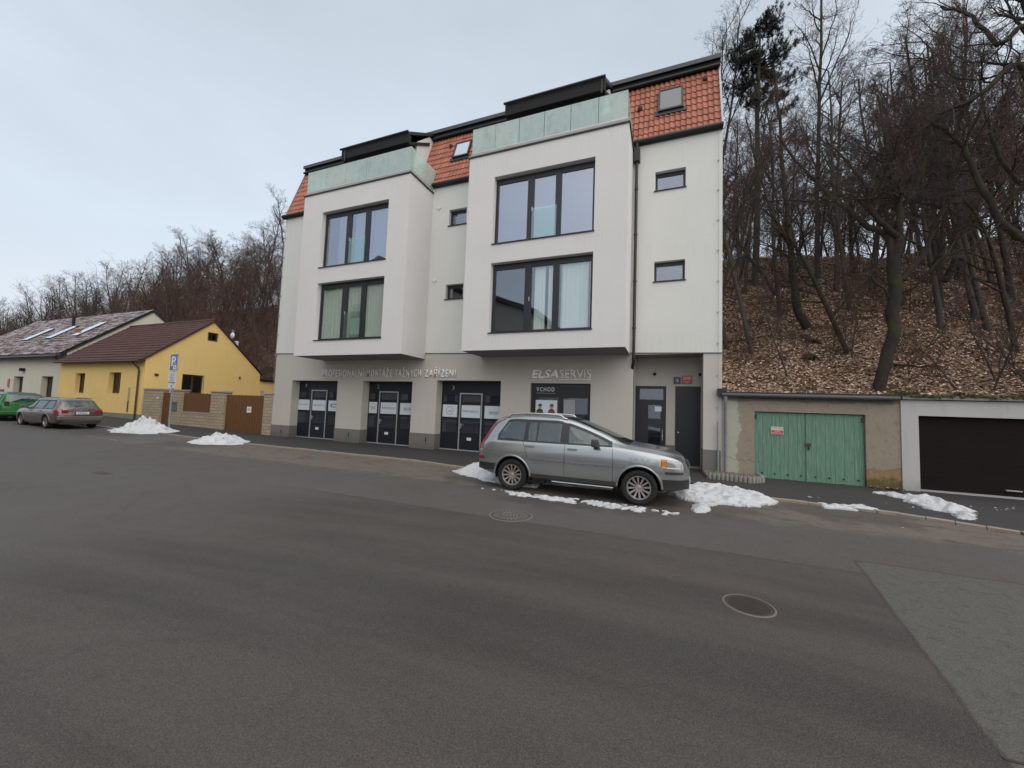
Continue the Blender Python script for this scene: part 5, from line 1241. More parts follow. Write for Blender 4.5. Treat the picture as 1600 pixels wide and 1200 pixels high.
        q = MB(); q.add([(mx - .10, s * (yb + .06), mz - .03), (mx + .06, s * (yb + .05), mz - .03), (mx + .06, s * (yb + .25), mz - .02), (mx - .10, s * (yb + .27), mz - .02), (mx - .10, s * (yb + .06), mz + .13), (mx + .02, s * (yb + .05), mz + .12), (mx + .01, s * (yb + .24), mz + .12), (mx - .10, s * (yb + .26), mz + .14)], [(0, 3, 2, 1), (4, 5, 6, 7), (0, 1, 5, 4), (1, 2, 6, 5), (2, 3, 7, 6), (3, 0, 4, 7)])
        q.box(mx - .03, mx + .03, min(s * yb, s * (yb + .08)), max(s * yb, s * (yb + .08)), mz, mz + .05); bevel(q.build('mirror', M['trim'] if sp.get('suv') else paint, root, fix=True), .02)
    for i, ax in enumerate(sp['axles']):
        for s in (-1, 1): wheel(root, ax, s * (sp['track'] - .115 + .0), sp['r'], s, sp['spokes'])
    return root, b

# --- silver SUV
zbelt = lambda x: 1.185 + .012 * (x - .4) / 3.0
SUV = dict(L=4.80, r=.365, axles=(.96, 3.82), track=.935, spokes=12, belt=1.19, sill=.44, suv=True, arch=.07, e=.12, shoulder=.945,
    zb=[(0, .42), (.5, .33), (1.5, .31), (3.9, .30), (4.5, .33), (4.8, .38)],
    zs=[(0, .98), (.25, 1.12), (.5, 1.165), (2.2, 1.18), (3.3, 1.16), (3.6, 1.14), (4.3, 1.05), (4.62, .955), (4.8, .70)],
    zr=[(0, 1.00), (.05, 1.12), (.14, 1.30), (.30, 1.54), (.44, 1.68), (.64, 1.745), (1.3, 1.81), (1.9, 1.80), (2.25, 1.75), (2.6, 1.645), (3.0, 1.49), (3.60, 1.245), (3.74, 1.215), (4.2, 1.165), (4.5, 1.095), (4.7, .985), (4.80, .74)],
    w=[(0, .74), (.04, .80), (.15, .86), (.5, .925), (1.2, .945), (2.4, .95), (3.7, .945), (4.2, .90), (4.5, .83), (4.68, .72), (4.80, .52)],
    wt=[(0, .70), (.3, .665), (.8, .70), (2.3, .705), (2.8, .70), (3.5, .78), (3.7, .80), (4.3, .70), (4.65, .58), (4.8, .42)],
    mould=[(1.45, 2.20, .762, .792), (2.25, 3.22, .752, .782)], mslope=-.0, handles=(1.40, 2.40), seats=(1.55, 2.35), mirror=(2.95, 1.18),
    shuts=[(2.22, .46, 1.16, 0), (3.29, .44, 1.14, -.02), (1.34, .80, 1.16, -.12)], top_glass=[(2.18, 3.58), (.14, .34)], handle_mat=None)
top = lambda x: min(1.665, interp(SUV['zr'], x) - .125)
rtop = lambda x: min(top(x), zbelt(x) + .10 + (x - .55) * 1.6)
SUV['side_glass'] = [(.56, 1.24, zbelt, rtop), (1.29, 2.12, zbelt, top), (2.26, 3.24, zbelt, top)]
SUV['pillars'] = [(1.22, 1.31, zbelt, top), (1.52, 1.56, zbelt, top), (2.10, 2.28, zbelt, top)]
SUV['handle_mat'] = M['silver']
CARZ = 0.0
suv, sb = car('silver_suv', 'silver suv with roof rails parked on the road before the garage building', (14.93, -4.80, CARZ), 0.0, SUV, M['silver'])
def sidelamp(b, root, name, mat, x0, x1, zl, zh, off=.006, sides=(-1, 1), nx=6, nz=10):
    for s in sides: strip(b, x0, x1, zl, zh, off, s, nx, nz, .01).build(name, mat, root, smooth=True)
# tall tail lights following the rear pillar
for s in (-1, 1):
    q = MB(); vs = []; k = 16
    for i in range(k + 1):
        z = .92 + (1.69 - .92) * i / k
        xr = .01
        while xr < .6 and interp(SUV['zr'], xr) - .10 < z: xr += .005
        wd = .115 if z < 1.2 else .115 - .06 * (z - 1.2) / .46
        for j in range(5): x = xr + .0 + wd * j / 4; vs.append((x - .004, s * (sb.W(x, z) + .007), z))
    m = 5; q.add(vs, [((i * m + j), (i * m + j + 1), ((i + 1) * m + j + 1), ((i + 1) * m + j)) for i in range(k) for j in range(4)])
    q.build('tail_lamp', M['redlamp'], suv, smooth=True)
    strip(sb, 4.30, 4.64, lambda x: .80, lambda x: .99 - .12 * (x - 4.30), .008, s, 10, 5, .012).build('headlamp', M['clearlamp'], suv, smooth=True)
    strip(sb, 4.25, 4.36, lambda x: .81, lambda x: .985, .010, s, 4, 4, .012).build('indicator', M['amber'], suv, smooth=True)
    strip(sb, 4.33, 4.68, lambda x: .685, lambda x: .735, .012, s, 10, 2, .012).build('bumper_slot', M['trim'], suv)
    strip(sb, 4.28, 4.795, lambda x: .385, lambda x: .575, .006, s, 10, 3).build('lower_bumper', M['trim'], suv, smooth=True)
    strip(sb, 0.01, .53, lambda x: .44, lambda x: .60, .006, s, 10, 3).build('lower_bumper', M['trim'], suv, smooth=True)
    strip(sb, .03, .22, lambda x: .68, lambda x: .75, .008, s, 5, 2, .01).build('rear_reflector', M['redlamp'], suv)
    # roof rails
    k = 20; pts = [(x, s * (interp(SUV['wt'], x) - .05), sb.Z(x, .62) + (.05 if .08 < t < .92 else .0)) for t, x in [(i / k, .66 + 1.55 * i / k) for i in range(k + 1)]]
    q = MB(); q.path(pts, [.02] * (k + 1), 8); q.build('roof_rail', M['chrome'], suv, smooth=True)
# roof trim band dark, front end
q = MB(); q.box(4.74, 4.80, -.30, .30, .66, .92); gr = q.build('grille', M['trim'], suv); bevel(gr, .02)
q = MB()
for i in range(9): q.box(4.801, 4.815, -.27 + i * .062, -.25 + i * .062, .68, .90)
q.build('grille_bar', M['chrome'], gr)
q = MB(); q.box(4.815, 4.83, -.26, .26, .46, .57); pl_ = q.build('number_plate', M['plate'], suv)
q = MB(); q.box(-.02, .0, -.26, .26, .74, .86); q.build('number_plate', M['plate'], suv)
q = MB(); q.tube((1.95, -.94, .315), (3.30, -.94, .315), .014, n=8, cap=True); q.build('side_step', M['steel'], suv)
q = MB(); q.path([(3.40, -.35, 1.315), (3.48, -.1, 1.285), (3.52, .2, 1.27)], [.01] * 3, 5); q.build('wiper', M['trim'], suv)

# --- taupe estate (rear and left side towards the camera)
eb = lambda x: .955 - .03 * (x - .3) / 3
EST = dict(L=4.57, r=.315, axles=(.95, 3.53), track=.875, spokes=7, belt=.94, sill=.26, arch=.045, e=.10, shoulder=.95,
    zb=[(0, .36), (.4, .22), (1.5, .20), (3.9, .18), (4.57, .24)],
    zs=[(0, .80), (.2, .93), (.5, .95), (3.2, .90), (3.5, .88), (4.2, .78), (4.45, .68), (4.57, .5)],
    zr=[(0, .82), (.04, .92), (.12, 1.06), (.36, 1.34), (.50, 1.42), (.9, 1.46), (2.0, 1.475), (2.6, 1.43), (2.95, 1.29), (3.50, 1.0), (3.65, .965), (4.2, .86), (4.45, .74), (4.57, .52)],
    w=[(0, .68), (.04, .76), (.15, .83), (.5, .875), (2.4, .885), (3.7, .875), (4.1, .84), (4.4, .72), (4.57, .48)],
    wt=[(0, .66), (.3, .60), (.6, .61), (2.3, .615), (2.8, .61), (3.5, .70), (3.7, .72), (4.3, .60), (4.57, .38)],
    mould=[(1.4, 3.1, .50, .535)], handles=(1.55, 2.5), seats=(1.6, 2.5), mirror=(3.08, .94),
    shuts=[(2.35, .32, .93, 0), (3.2, .30, .89, 0), (1.38, .55, .93, .02)], top_glass=[(2.72, 3.46), (.13, .36)])
et = lambda x: min(1.345, interp(EST['zr'], x) - .115)
EST['side_glass'] = [(.46, 1.28, eb, lambda x: min(et(x), eb(x) + .05 + (x - .42) * 1.2)), (1.36, 2.28, eb, et), (2.40, 3.22, eb, et)]
EST['pillars'] = [(1.26, 1.38, eb, et), (2.26, 2.42, eb, et)]; EST['handle_mat'] = M['taupe']
est, ebd = car('taupe_estate_car', 'taupe estate car parked facing away on the left beside the snow', (-7.25, -4.48, rise(-8.5)), math.pi, EST, M['taupe'])
for s in (-1, 1):
    strip(ebd, .02, .30, lambda x: .74, lambda x: .93 - .15 * max(0, x - .15), .008, s, 6, 4, .01).build('tail_lamp', M['redlamp'], est)
    q = MB(); q.box(-.015, .03, s * .46 if s > 0 else -.68, .68 if s > 0 else -.46, .745, .90); bevel(q.build('tail_lamp', M['redlamp'], est), .012)
    pts = [(x, s * (interp(EST['wt'], x) - .03), ebd.Z(x, .56) + .045) for x in [.7 + 1.8 * i / 10 for i in range(11)]]; q = MB(); q.path(pts, [.016] * 11, 6); q.build('roof_rail', M['trim'], est)
    strip(ebd, 4.08, 4.38, lambda x: .60, lambda x: .74, .008, s, 6, 4, .01).build('headlamp', M['clearlamp'], est)
q = MB(); q.box(-.045, .12, -.80, .80, .40, .62); o = q.build('rear_bumper', M['taupe'], est); bevel(o, .05, 4)
q = MB(); q.box(-.02, .1, -.70, .70, .22, .36); q.build('bumper_underside', M['trim'], est)
q = MB(); q.box(-.03, -.005, -.26, .26, .70, .815); pl_ = q.build('number_plate', M['plate'], est); q = MB(); q.box(-.033, -.0305, .20, .26, .70, .815); q.build('blue_band', M['signblue'], pl_)
q = MB()
for i in range(6): q.box(-.033, -.0305, .10 - i * .055, .13 - i * .055, .73, .79)
q.build('plate_characters', M['ink'], pl_)
q = MB(); q.path([(.14, -.05, 1.12), (.10, .2, 1.07)], [.012] * 2, 5); q.build('wiper', M['trim'], est)
q = MB(); q.lathe([(.001, -.002), (.035, -.002), (.04, .004)], (-.012, 0, .88), 'x', 16); q.build('badge', M['chrome'], est)
q = MB(); q.box(-.03, -.01, -.60, .60, .625, .635); q.build('tailgate_seam', M['under'], est)

# --- green car at the left picture edge
GRN = dict(EST); GRN.update(L=4.2, r=.33, axles=(.80, 3.4), belt=1.02, suv=True,
    zs=[(0, .86), (.2, .99), (.5, 1.02), (3.0, .98), (3.3, .95), (3.9, .86), (4.1, .72), (4.2, .55)],
    zr=[(0, .88), (.03, 1.0), (.10, 1.22), (.24, 1.50), (.38, 1.60), (.8, 1.64), (2.0, 1.645), (2.5, 1.58), (2.75, 1.44), (3.25, 1.08), (3.4, 1.04), (3.9, .93), (4.1, .80), (4.2, .58)],
    w=[(0, .70), (.04, .80), (.15, .85), (.5, .89), (2.4, .90), (3.4, .89), (3.8, .84), (4.05, .74), (4.2, .5)],
    wt=[(0, .68), (.3, .66), (.6, .67), (2.3, .67), (2.6, .66), (3.2, .72), (3.4, .73), (3.9, .62), (4.2, .4)],
    zb=[(0, .36), (.4, .26), (1.5, .25), (3.6, .24), (4.2, .28)], mould=[(1.2, 2.9, .48, .52)], handles=(1.4, 2.3), seats=(1.5, 2.4), mirror=(2.85, 1.03),
    shuts=[(2.15, .36, 1.0, 0), (3.0, .34, .96, 0)], top_glass=[(2.55, 3.22), (.09, .28)])
gb_ = lambda x: 1.03 - .02 * x / 3; gt_ = lambda x: min(1.50, interp(GRN['zr'], x) - .12)
GRN['side_glass'] = [(.42, 1.15, gb_, gt_), (1.22, 2.10, gb_, gt_), (2.2, 3.0, gb_, gt_)]; GRN['pillars'] = [(1.13, 1.24, gb_, gt_), (2.08, 2.22, gb_, gt_)]; GRN['handle_mat'] = M['green']
grn, gbd = car('green_hatchback', 'bright green car with dark rear glass half hidden at the left edge', (-13.0, -4.55, rise(-13)), math.pi, GRN, M['green']); grn.scale = (1, 1, .95)
topstrip(gbd, .36, 2.45, lambda x: gbd.sec(x)[-5][0], .004, 20, 10).build('black_roof', M['trim'], grn, smooth=True)
for s in (-1, 1):
    q = MB(); q.box(-.01, .05, .56 if s > 0 else -.74, .74 if s > 0 else -.56, .86, 1.12); bevel(q.build('tail_lamp', M['trim'], grn), .02)
q = MB(); q.box(-.05, .12, -.82, .82, .38, .60); bevel(q.build('rear_bumper', M['green'], grn), .05, 4)
# ------------------------------------------------------------------ hillside
def sm(t): t = max(0.0, min(1.0, t)); return t * t * (3 - 2 * t)
def hillz(x, y):
    k = sm((x + 2) / 16)                         # 0 on the left, 1 behind the garages
    yb = 11.5 * (1 - k) + 5.2 * k; zb = .3 * (1 - k) + 2.45 * k; yc = 27 * (1 - k) + 25 * k
    top = 16.6
    if x < -55: top *= max(.45, 1 - (-55 - x) / 150)
    if x > 24: top -= min(1.2, (x - 24) * .12)
    if x > 34: top += min(6, (x - 34) * .16); yc += min(8, (x - 34) * .3)
    t = (y - yb) / (yc - yb)
    if t < 0: return zb - .3 + rise(x) * 0
    if t < 1: z = zb + (top - zb) * (t - .07 * math.sin(2 * math.pi * t) * .6)
    else: z = top + (y - yc) * .05
    u = min(1, t * 3); n = noise.fractal(Vector((x * .12, y * .12, 1.3)), 1, 2, 4); n2 = noise.noise(Vector((x * .7, y * .7, 4)))
    return z + u * (n * .9 + n2 * .22)
def hill():
    xs = []; x = -230
    while x < 150:
        xs.append(x); x += 4 if x < -60 else (1.4 if x < 10 else (.7 if x < 62 else 4))
    ys = []; y = 5.05
    while y < 120: ys.append(y); y += .7 if y < 40 else 5
    vs = []; 
    for a in xs:
        k = sm((a + 2) / 16); y0 = 11.2 * (1 - k) + 5.0 * k
        for b in ys:
            bb = y0 + (b - 5.05) * (120 - y0) / 115 if b > 5.05 else y0
            vs.append((a, bb, hillz(a, bb)))
    m = len(ys); fs = [(i * m + j, (i + 1) * m + j, (i + 1) * m + j + 1, i * m + j + 1) for i in range(len(xs) - 1) for j in range(m - 1)]
    mb = MB(); mb.add(vs, fs)
    base = len(mb.v)
    for i in range(len(xs)): mb.v.append((vs[i * m][0], vs[i * m][1], -.5))
    for i in range(len(xs) - 1): mb.f.append((i * m, base + i, base + i + 1, (i + 1) * m)); mb.m.append(0)
    tag(mb.build('hillside', M['leafground'], smooth=True), kind='structure')
hill()
def litter():
    rnd = random.Random(12); mb = MB()
    def leaf(x, y, s):
        z = hillz(x, y); nz = Vector((hillz(x - .2, y) - hillz(x + .2, y), hillz(x, y - .2) - hillz(x, y + .2), .4)).normalized()
        nz = (nz + Vector((rnd.uniform(-.5, .5), rnd.uniform(-.5, .5), rnd.uniform(-.1, .3)))).normalized(); u = nz.orthogonal().normalized(); a = rnd.uniform(0, 6.28)
        u = (u * math.cos(a) + nz.cross(u) * math.sin(a)); w = nz.cross(u); c = Vector((x, y, z + rnd.uniform(.01, .07)))
        mb.add([c - u * s, c - w * s * .55 + nz * s * .2, c + u * s, c + w * s * .55 + nz * s * .2], [(0, 1, 2, 3)])
    n = 0
    while n < 135000:
        y = 5.1 + (rnd.random() ** 1.6) * 24; x = rnd.uniform(20, 34 + (y - 5) * 1.6)
        if noise.fractal(Vector((x * .45, y * .8, 7)), 1, 2, 4) < -.12 and rnd.random() < .85: continue
        leaf(x, y, rnd.uniform(.03, .085)); n += 1
    for _ in range(9000):
        leaf(rnd.uniform(-22, 6), rnd.uniform(11.5, 24), rnd.uniform(.06, .13))
    tag(mb.build('leaf_litter', M['leaves']), 'brown dead leaves covering the wooded slope', 'leaves', None, 'stuff')
litter()

# ------------------------------------------------------------------ bare trees
def grow(rnd, trunk, twig, p, d, L, r, lvl, maxl, par):
    """limb with side branches; levels 0-1 go to the trunk mesh, finer ones to the crown mesh"""
    nseg = (9, 6, 4, 3, 2)[lvl]; pts = [p]; rs = [r]; dirs = [d]
    wig = (.05, .16, .22, .28, .3)[lvl] * par.get('wig', 1); up = par.get('up', .10) * (0 if lvl == 0 else 1)
    for i in range(nseg):
        d = (d + Vector((rnd.gauss(0, wig), rnd.gauss(0, wig), rnd.gauss(0, wig * .6) + up))).normalized()
        p = p + d * (L / nseg); pts.append(p); dirs.append(d); f = (i + 1) / nseg; rs.append(max(.004, r * (1 - f * (.72 if lvl < 2 else .85))))
    (trunk if lvl <= 1 else twig).path(pts, rs, (8, 5, 4, 3, 3)[lvl])
    if lvl >= maxl: return
    nb = par['nb'][lvl]; s0 = par['start'] if lvl == 0 else .18
    for k in range(nb):
        t = s0 + (1 - s0) * (k + rnd.random()) / nb; fi = t * nseg; i = min(nseg - 1, int(fi)); q = pts[i].lerp(pts[i + 1], fi - i); dd = dirs[i]
        a = rnd.uniform(0, 6.283); u = dd.orthogonal().normalized(); v = dd.cross(u); side = u * math.cos(a) + v * math.sin(a)
        ang = R(rnd.uniform(*par['ang'][min(lvl, len(par['ang']) - 1)])); nd = (dd * math.cos(ang) + side * math.sin(ang)).normalized()
        l2 = L * par['ratio'][lvl] * rnd.uniform(.6, 1.15) * (1.15 - .6 * t if lvl == 0 else 1.1 - .45 * t); r2 = max(.004, min(rs[i] * .62, r * par.get('thin', .42) * rnd.uniform(.7, 1.1)))
        grow(rnd, trunk, twig, q, nd, l2, r2, lvl + 1, maxl, par)
def tree_proto(name, seed, Hh, r, par, barkm, twigm, leaves=0, lean=0.0):
    rnd = random.Random(seed); tr, tw = MB(), MB()
    grow(rnd, tr, tw, Vector((0, 0, -.4)), Vector((lean, rnd.uniform(-.05, .05), 1)).normalized(), Hh, r, 0, 4 if par['nb'][3] else 3, par)
    root = empty(name); t = tr.build('trunk', barkm, root, smooth=True); c = tw.build('crown', twigm, root)
    if leaves:
        q = MB(); n = len(tw.v)
        for _ in range(leaves):
            p = Vector(tw.v[rnd.randrange(n)]) + Vector((rnd.gauss(0, .06), rnd.gauss(0, .06), rnd.gauss(-.03, .06))); s = rnd.uniform(.025, .06); u = Vector((rnd.gauss(0, 1), rnd.gauss(0, 1), rnd.gauss(0, 1))).normalized(); w = u.orthogonal().normalized()
            q.add([p - u * s, p - w * s * .6, p + u * s, p + w * s * .6], [(0, 1, 2, 3)])
        q.build('dead_leaves', M['russet'], root)
    return root
SL = dict(nb=(20, 9, 7, 3), start=.33, ang=((30, 62), (30, 60), (30, 60), (30, 60)), ratio=(.26, .50, .48, .5), up=.07, thin=.36)
BR = dict(nb=(15, 10, 7, 4), start=.22, ang=((35, 70), (30, 60), (30, 65), (30, 60)), ratio=(.44, .48, .46, .5), up=.05, thin=.46)
SP = dict(nb=(12, 7, 5, 0), start=.15, ang=((25, 55), (25, 55), (30, 60)), ratio=(.38, .5, .5, .5), up=.08, thin=.5)
protos = [tree_proto('bare_tree', 101, 15, .13, SL, M['bark_pale'], M['twig'], 0, .03), tree_proto('bare_tree', 102, 14, .12, SL, M['bark_pale'], M['twig_red'], 2500, -.05),
          tree_proto('bare_tree', 103, 16, .14, SL, M['bark_pale'], M['twig_red'], 0, .08), tree_proto('bare_tree', 104, 13, .13, BR, M['bark_pale'], M['twig_red'], 3000, 0),
          tree_proto('bare_tree', 105, 12, .14, BR, M['bark'], M['twig'], 0, -.1), tree_proto('bare_tree', 106, 14, .12, SL, M['bark_pale'], M['twig'], 0, .12)]
sap = [tree_proto('bare_sapling', 111, 4.2, .035, SP, M['bark_pale'], M['twig'], 0, .1), tree_proto('bare_sapling', 112, 3.2, .03, SP, M['bark_pale'], M['twig_red'], 120, -.15)]
used = set()
def place(pr, x, y, s, rz, label, cat, group, tilt=(0, 0), z=None):
    if pr in used: o = copy_tree(pr)
    else: o = pr; used.add(pr)
    o.location = (x, y, (hillz(x, y) if z is None else z) - .05); o.scale = (s, s, s * 1.0); o.rotation_euler = (tilt[0], tilt[1], rz); tag(o, label, cat, group); return o
rnd = random.Random(77)
def spots(n, fx, dmin, tries=4000):
    out = []
    for _ in range(tries):
        if len(out) >= n: break
        x, y = fx()
        if all((x - a) ** 2 + (y - b) ** 2 > dmin * dmin for a, b in out): out.append((x, y))
    return out
def right():
    y = 9 + rnd.random() ** .8 * 33; x = rnd.uniform(21.8, 32 + y * 1.0); return x, y
LR = 'tall thin bare tree among the many crowded on the leaf covered slope above the garages'; GR_ = 'bare trees on the slope above the garages'
for x, y in spots(120, right, 1.4): place(rnd.choice(protos), x, y, rnd.uniform(.72, 1.12), rnd.uniform(0, 6.28), LR, 'tree', GR_, (rnd.uniform(-.08, .08), rnd.uniform(-.12, .12)))
LL = 'bare tree in the dense leafless wood rising behind the yellow and cream houses'; GL = 'bare trees of the wood behind the houses'
def left(): y = 13.5 + rnd.random() * 26; return rnd.uniform(-95, -2 + 0 * y), y
for x, y in spots(170, left, 1.9): place(rnd.choice(protos), x, y, rnd.uniform(.78, 1.02), rnd.uniform(0, 6.28), LL, 'tree', GL, (rnd.uniform(-.06, .06), rnd.uniform(-.06, .06)))
def farl(): y = 14 + rnd.random() * 30; return rnd.uniform(-210, -95), y
def thicket(name, n, fx, hr, label, mat, r0=.02, nt=9, tw=.45):
    rnd = random.Random(n); mb = MB()
    for _ in range(n):
        x, y = fx(rnd); z = hillz(x, y); h = rnd.uniform(*hr); d = Vector((rnd.gauss(0, .14), rnd.gauss(0, .14), 1)); p = Vector((x, y, z - .1)); pts = [p]
        for i in range(4): d = (d + Vector((rnd.gauss(0, .12), rnd.gauss(0, .12), 0))).normalized(); p = p + d * h / 4; pts.append(p)
        mb.path(pts, [r0 * h / 4, r0 * h / 5, r0 * h / 6.5, r0 * h / 9, .006], 3)
        for k in range(nt):
            t = rnd.uniform(.25, 1) * 4; i = min(3, int(t)); q = pts[i].lerp(pts[i + 1], t - i); a = rnd.uniform(0, 6.28); e = Vector((math.cos(a), math.sin(a), rnd.uniform(.3, 1.4))).normalized(); l = h * tw * rnd.uniform(.4, 1) * (1.2 - t / 5)
            m1 = q + e * l * .5; m2 = m1 + (e + Vector((rnd.gauss(0, .3), rnd.gauss(0, .3), .15))).normalized() * l * .5; mb.path([q, m1, m2], [r0 * .35, r0 * .25, .005], 3)
            for _k in range(3):
                b = q.lerp(m1, rnd.random()) if rnd.random() < .4 else m1.lerp(m2, rnd.random()); f = (e + Vector((rnd.gauss(0, .7), rnd.gauss(0, .7), rnd.gauss(.2, .4)))).normalized(); mb.path([b, b + f * l * rnd.uniform(.25, .5)], [.009, .004], 3)
    tag(mb.build(name, mat), label, 'undergrowth', None, 'stuff')
thicket('undergrowth', 1500, lambda r: (r.uniform(-75, -1), 12.5 + r.random() * 20), (3.5, 8.5), 'dense purplish brown undergrowth of the wood behind the low houses', M['twig_red'], .022, 11, .5)
thicket('distant_wood', 1500, lambda r: (r.uniform(-215, -70), 13 + r.random() * 34), (8, 14), 'far off leafless wood trailing away at the left horizon', M['twig'], .03, 13, .42)
thicket('hillside_brush', 430, lambda r: (r.uniform(21.5, 60), 13 + r.random() * 26), (3, 8.5), 'thin brush between the trees high on the slope', M['twig_red'], .016, 8, .45)
for x, y in spots(3, lambda: (rnd.uniform(12, 21), rnd.uniform(26, 34)), 2): place(rnd.choice(protos[:3]), x, y, rnd.uniform(.95, 1.15), rnd.uniform(0, 6.28), 'bare treetop showing faintly above the roof ridge of the white building', 'tree', 'bare trees behind the white building')
LS = 'thin leafless sapling standing low on the leaf covered slope above the garages'
for x, y in spots(42, lambda: (rnd.uniform(21.8, 40), 5.8 + rnd.random() * 12), .9): place(rnd.choice(sap), x, y, rnd.uniform(.55, 1.2), rnd.uniform(0, 6.28), LS, 'sapling', 'saplings on the slope', (rnd.uniform(-.25, .25), rnd.uniform(-.3, .3)))

for (u, v, y) in ((1272, 18, 18), (1300, 60, 15.5), (1322, 110, 14), (1350, 100, 17), (1085, 78, 22), (1110, 66, 24), (1402, 60, 15), (1455, 45, 17), (1510, 40, 14), (1560, 30, 16), (1382, 85, 19), (1485, 70, 20)):
    p = aty(u, v, y); z = hillz(p.x, y); place(protos[0] if u % 4 else protos[2], p.x, y, (p.z - z) / (15.2 if u % 4 else 16.0), u, 'slender treetop rising above the others against the sky right of the roof', 'tree', 'slender treetops against the sky', (0, 0))
# --- the big mossy tree right behind the garages, limbs laid out after the photograph
def big_tree(name, limbs, seed, label, bark_, twig_, base=None, ny=0.0, leaf=0, nb=(9, 6, 4), tl=1.9):
    rnd = random.Random(seed); tr, tw = MB(), MB()
    par = dict(nb=(0, nb[0], nb[1], nb[2]), start=.2, ang=((30, 65),) * 4, ratio=(1, .52, .5, .5), up=.03, thin=.5, wig=1.2)
    root = empty(name, (0, 0, 0))
    for pts, r0, r1, twigs in limbs:
        P = [Vector(p) for p in pts]; Q = []; n = 4
        for i in range(len(P) - 1):
            for k in range(n):
                t = k / n; a = P[max(0, i - 1)]; b = P[i]; c = P[i + 1]; d = P[min(len(P) - 1, i + 2)]
                Q.append(.5 * ((2 * b) + (c - a) * t + (2 * a - 5 * b + 4 * c - d) * t * t + (3 * b - a - 3 * c + d) * t ** 3) + Vector((rnd.gauss(0, .03), rnd.gauss(0, .03), rnd.gauss(0, .03))))
        Q.append(P[-1]); m = len(Q); rs = [r0 + (r1 - r0) * (i / (m - 1)) ** .8 for i in range(m)]; tr.path(Q, rs, 10)
        for k in range(twigs):
            t = .38 + .62 * (k + rnd.random()) / twigs; i = min(m - 2, int(t * (m - 1))); dd = (Q[i + 1] - Q[i]).normalized(); a = rnd.uniform(0, 6.28); u = dd.orthogonal().normalized(); v = dd.cross(u)
            ang = R(rnd.uniform(35, 75)); nd = (dd * math.cos(ang) + (u * math.cos(a) + v * math.sin(a)) * math.sin(ang) + Vector((0, 0, .15))).normalized(); grow(rnd, tr, tw, Q[i], nd, tl * rnd.uniform(.6, 1.3), max(.012, rs[i] * .4), 1 if rs[i] > .07 else 2, 4, par)
    tr.build('trunk', bark_, root, smooth=True); tw.build('crown', twig_, root); return tag(root, label, 'tree')
def a5(u, v, dy=0.0): return aty(u, v, 6.6 + dy)
z0 = a5(1375, 618); 
big = [([a5(1366, 640), a5(1374, 608), a5(1386, 560), a5(1396, 500), a5(1398, 450), a5(1397, 405)], .20, .235, 0),
       ([a5(1396, 420), a5(1385, 372, .1), a5(1352, 350, .2), a5(1320, 325, .4), a5(1275, 285, .7), a5(1235, 240, .8), a5(1215, 212, .8)], .17, .04, 18),
       ([a5(1399, 410), a5(1404, 370), a5(1405, 320, -.2), a5(1395, 280, -.4), a5(1385, 230, -.5), a5(1372, 150, -.5)], .20, .04, 22),
       ([a5(1400, 370), a5(1372, 345, -.5), a5(1358, 320, -.8), a5(1352, 290, -1), a5(1325, 255, -1.2), a5(1290, 215, -1.2)], .125, .035, 16),
       ([a5(1403, 440), a5(1418, 425), a5(1440, 400, .3), a5(1462, 350, .5), a5(1475, 305, .6), a5(1500, 250, .6), a5(1512, 190, .6)], .15, .035, 18),
       ([a5(1404, 330), a5(1425, 305), a5(1440, 270, .6), a5(1462, 215, .9), a5(1478, 150, 1), a5(1490, 95, 1)], .115, .03, 16),
       ([a5(1392, 470, 0), a5(1362, 432, -.3), a5(1320, 428, -.5), a5(1280, 412, -.5)], .06, .02, 6),
       ([a5(1374, 345), a5(1330, 305, .3), a5(1290, 318, .5), a5(1240, 312, .6), a5(1190, 318, .6)], .06, .02, 9),
       ([a5(1404, 460), a5(1430, 448, -.4), a5(1470, 405, -.8), a5(1530, 380, -1), a5(1575, 330, -1.1)], .07, .025, 10)]
big_tree('gnarled_tree', big, 5, 'large gnarled mossy tree with forking trunk directly behind the garages', M['bark'], M['twig'])
def a6(u, v, dy=0.0): return aty(u, v, 5.9 + dy)
edge = [([a6(1700, 640), a6(1690, 520), a6(1668, 430), a6(1650, 380)], .38, .30, 0),
        ([a6(1655, 400), a6(1610, 378, -.2), a6(1575, 355, -.3), a6(1535, 300, -.5), a6(1510, 240, -.5), a6(1488, 215, -.5), a6(1455, 190, -.5)], .17, .05, 16),
        ([a6(1652, 390), a6(1640, 250, -.3), a6(1625, 120, -.6), a6(1610, 30, -.8), a6(1580, -60, -.9)], .24, .10, 14),
        ([a6(1628, 150, -.5), a6(1590, 100, -.8), a6(1545, 140, -1.1), a6(1500, 165, -1.2), a6(1462, 178, -1.2)], .15, .04, 14),
        ([a6(1622, 100, -.6), a6(1600, 40, -1), a6(1560, 70, -1), a6(1520, 25, -1.1), a6(1470, 10, -1.1)], .12, .04, 14),
        ([a6(1645, 300), a6(1600, 290, .4), a6(1560, 245, .6), a6(1540, 180, .8), a6(1530, 110, .9)], .12, .03, 14)]
big_tree('overhanging_tree', edge, 9, 'dark tree whose heavy limbs reach in at the top right corner', M['bark'], M['twig'])
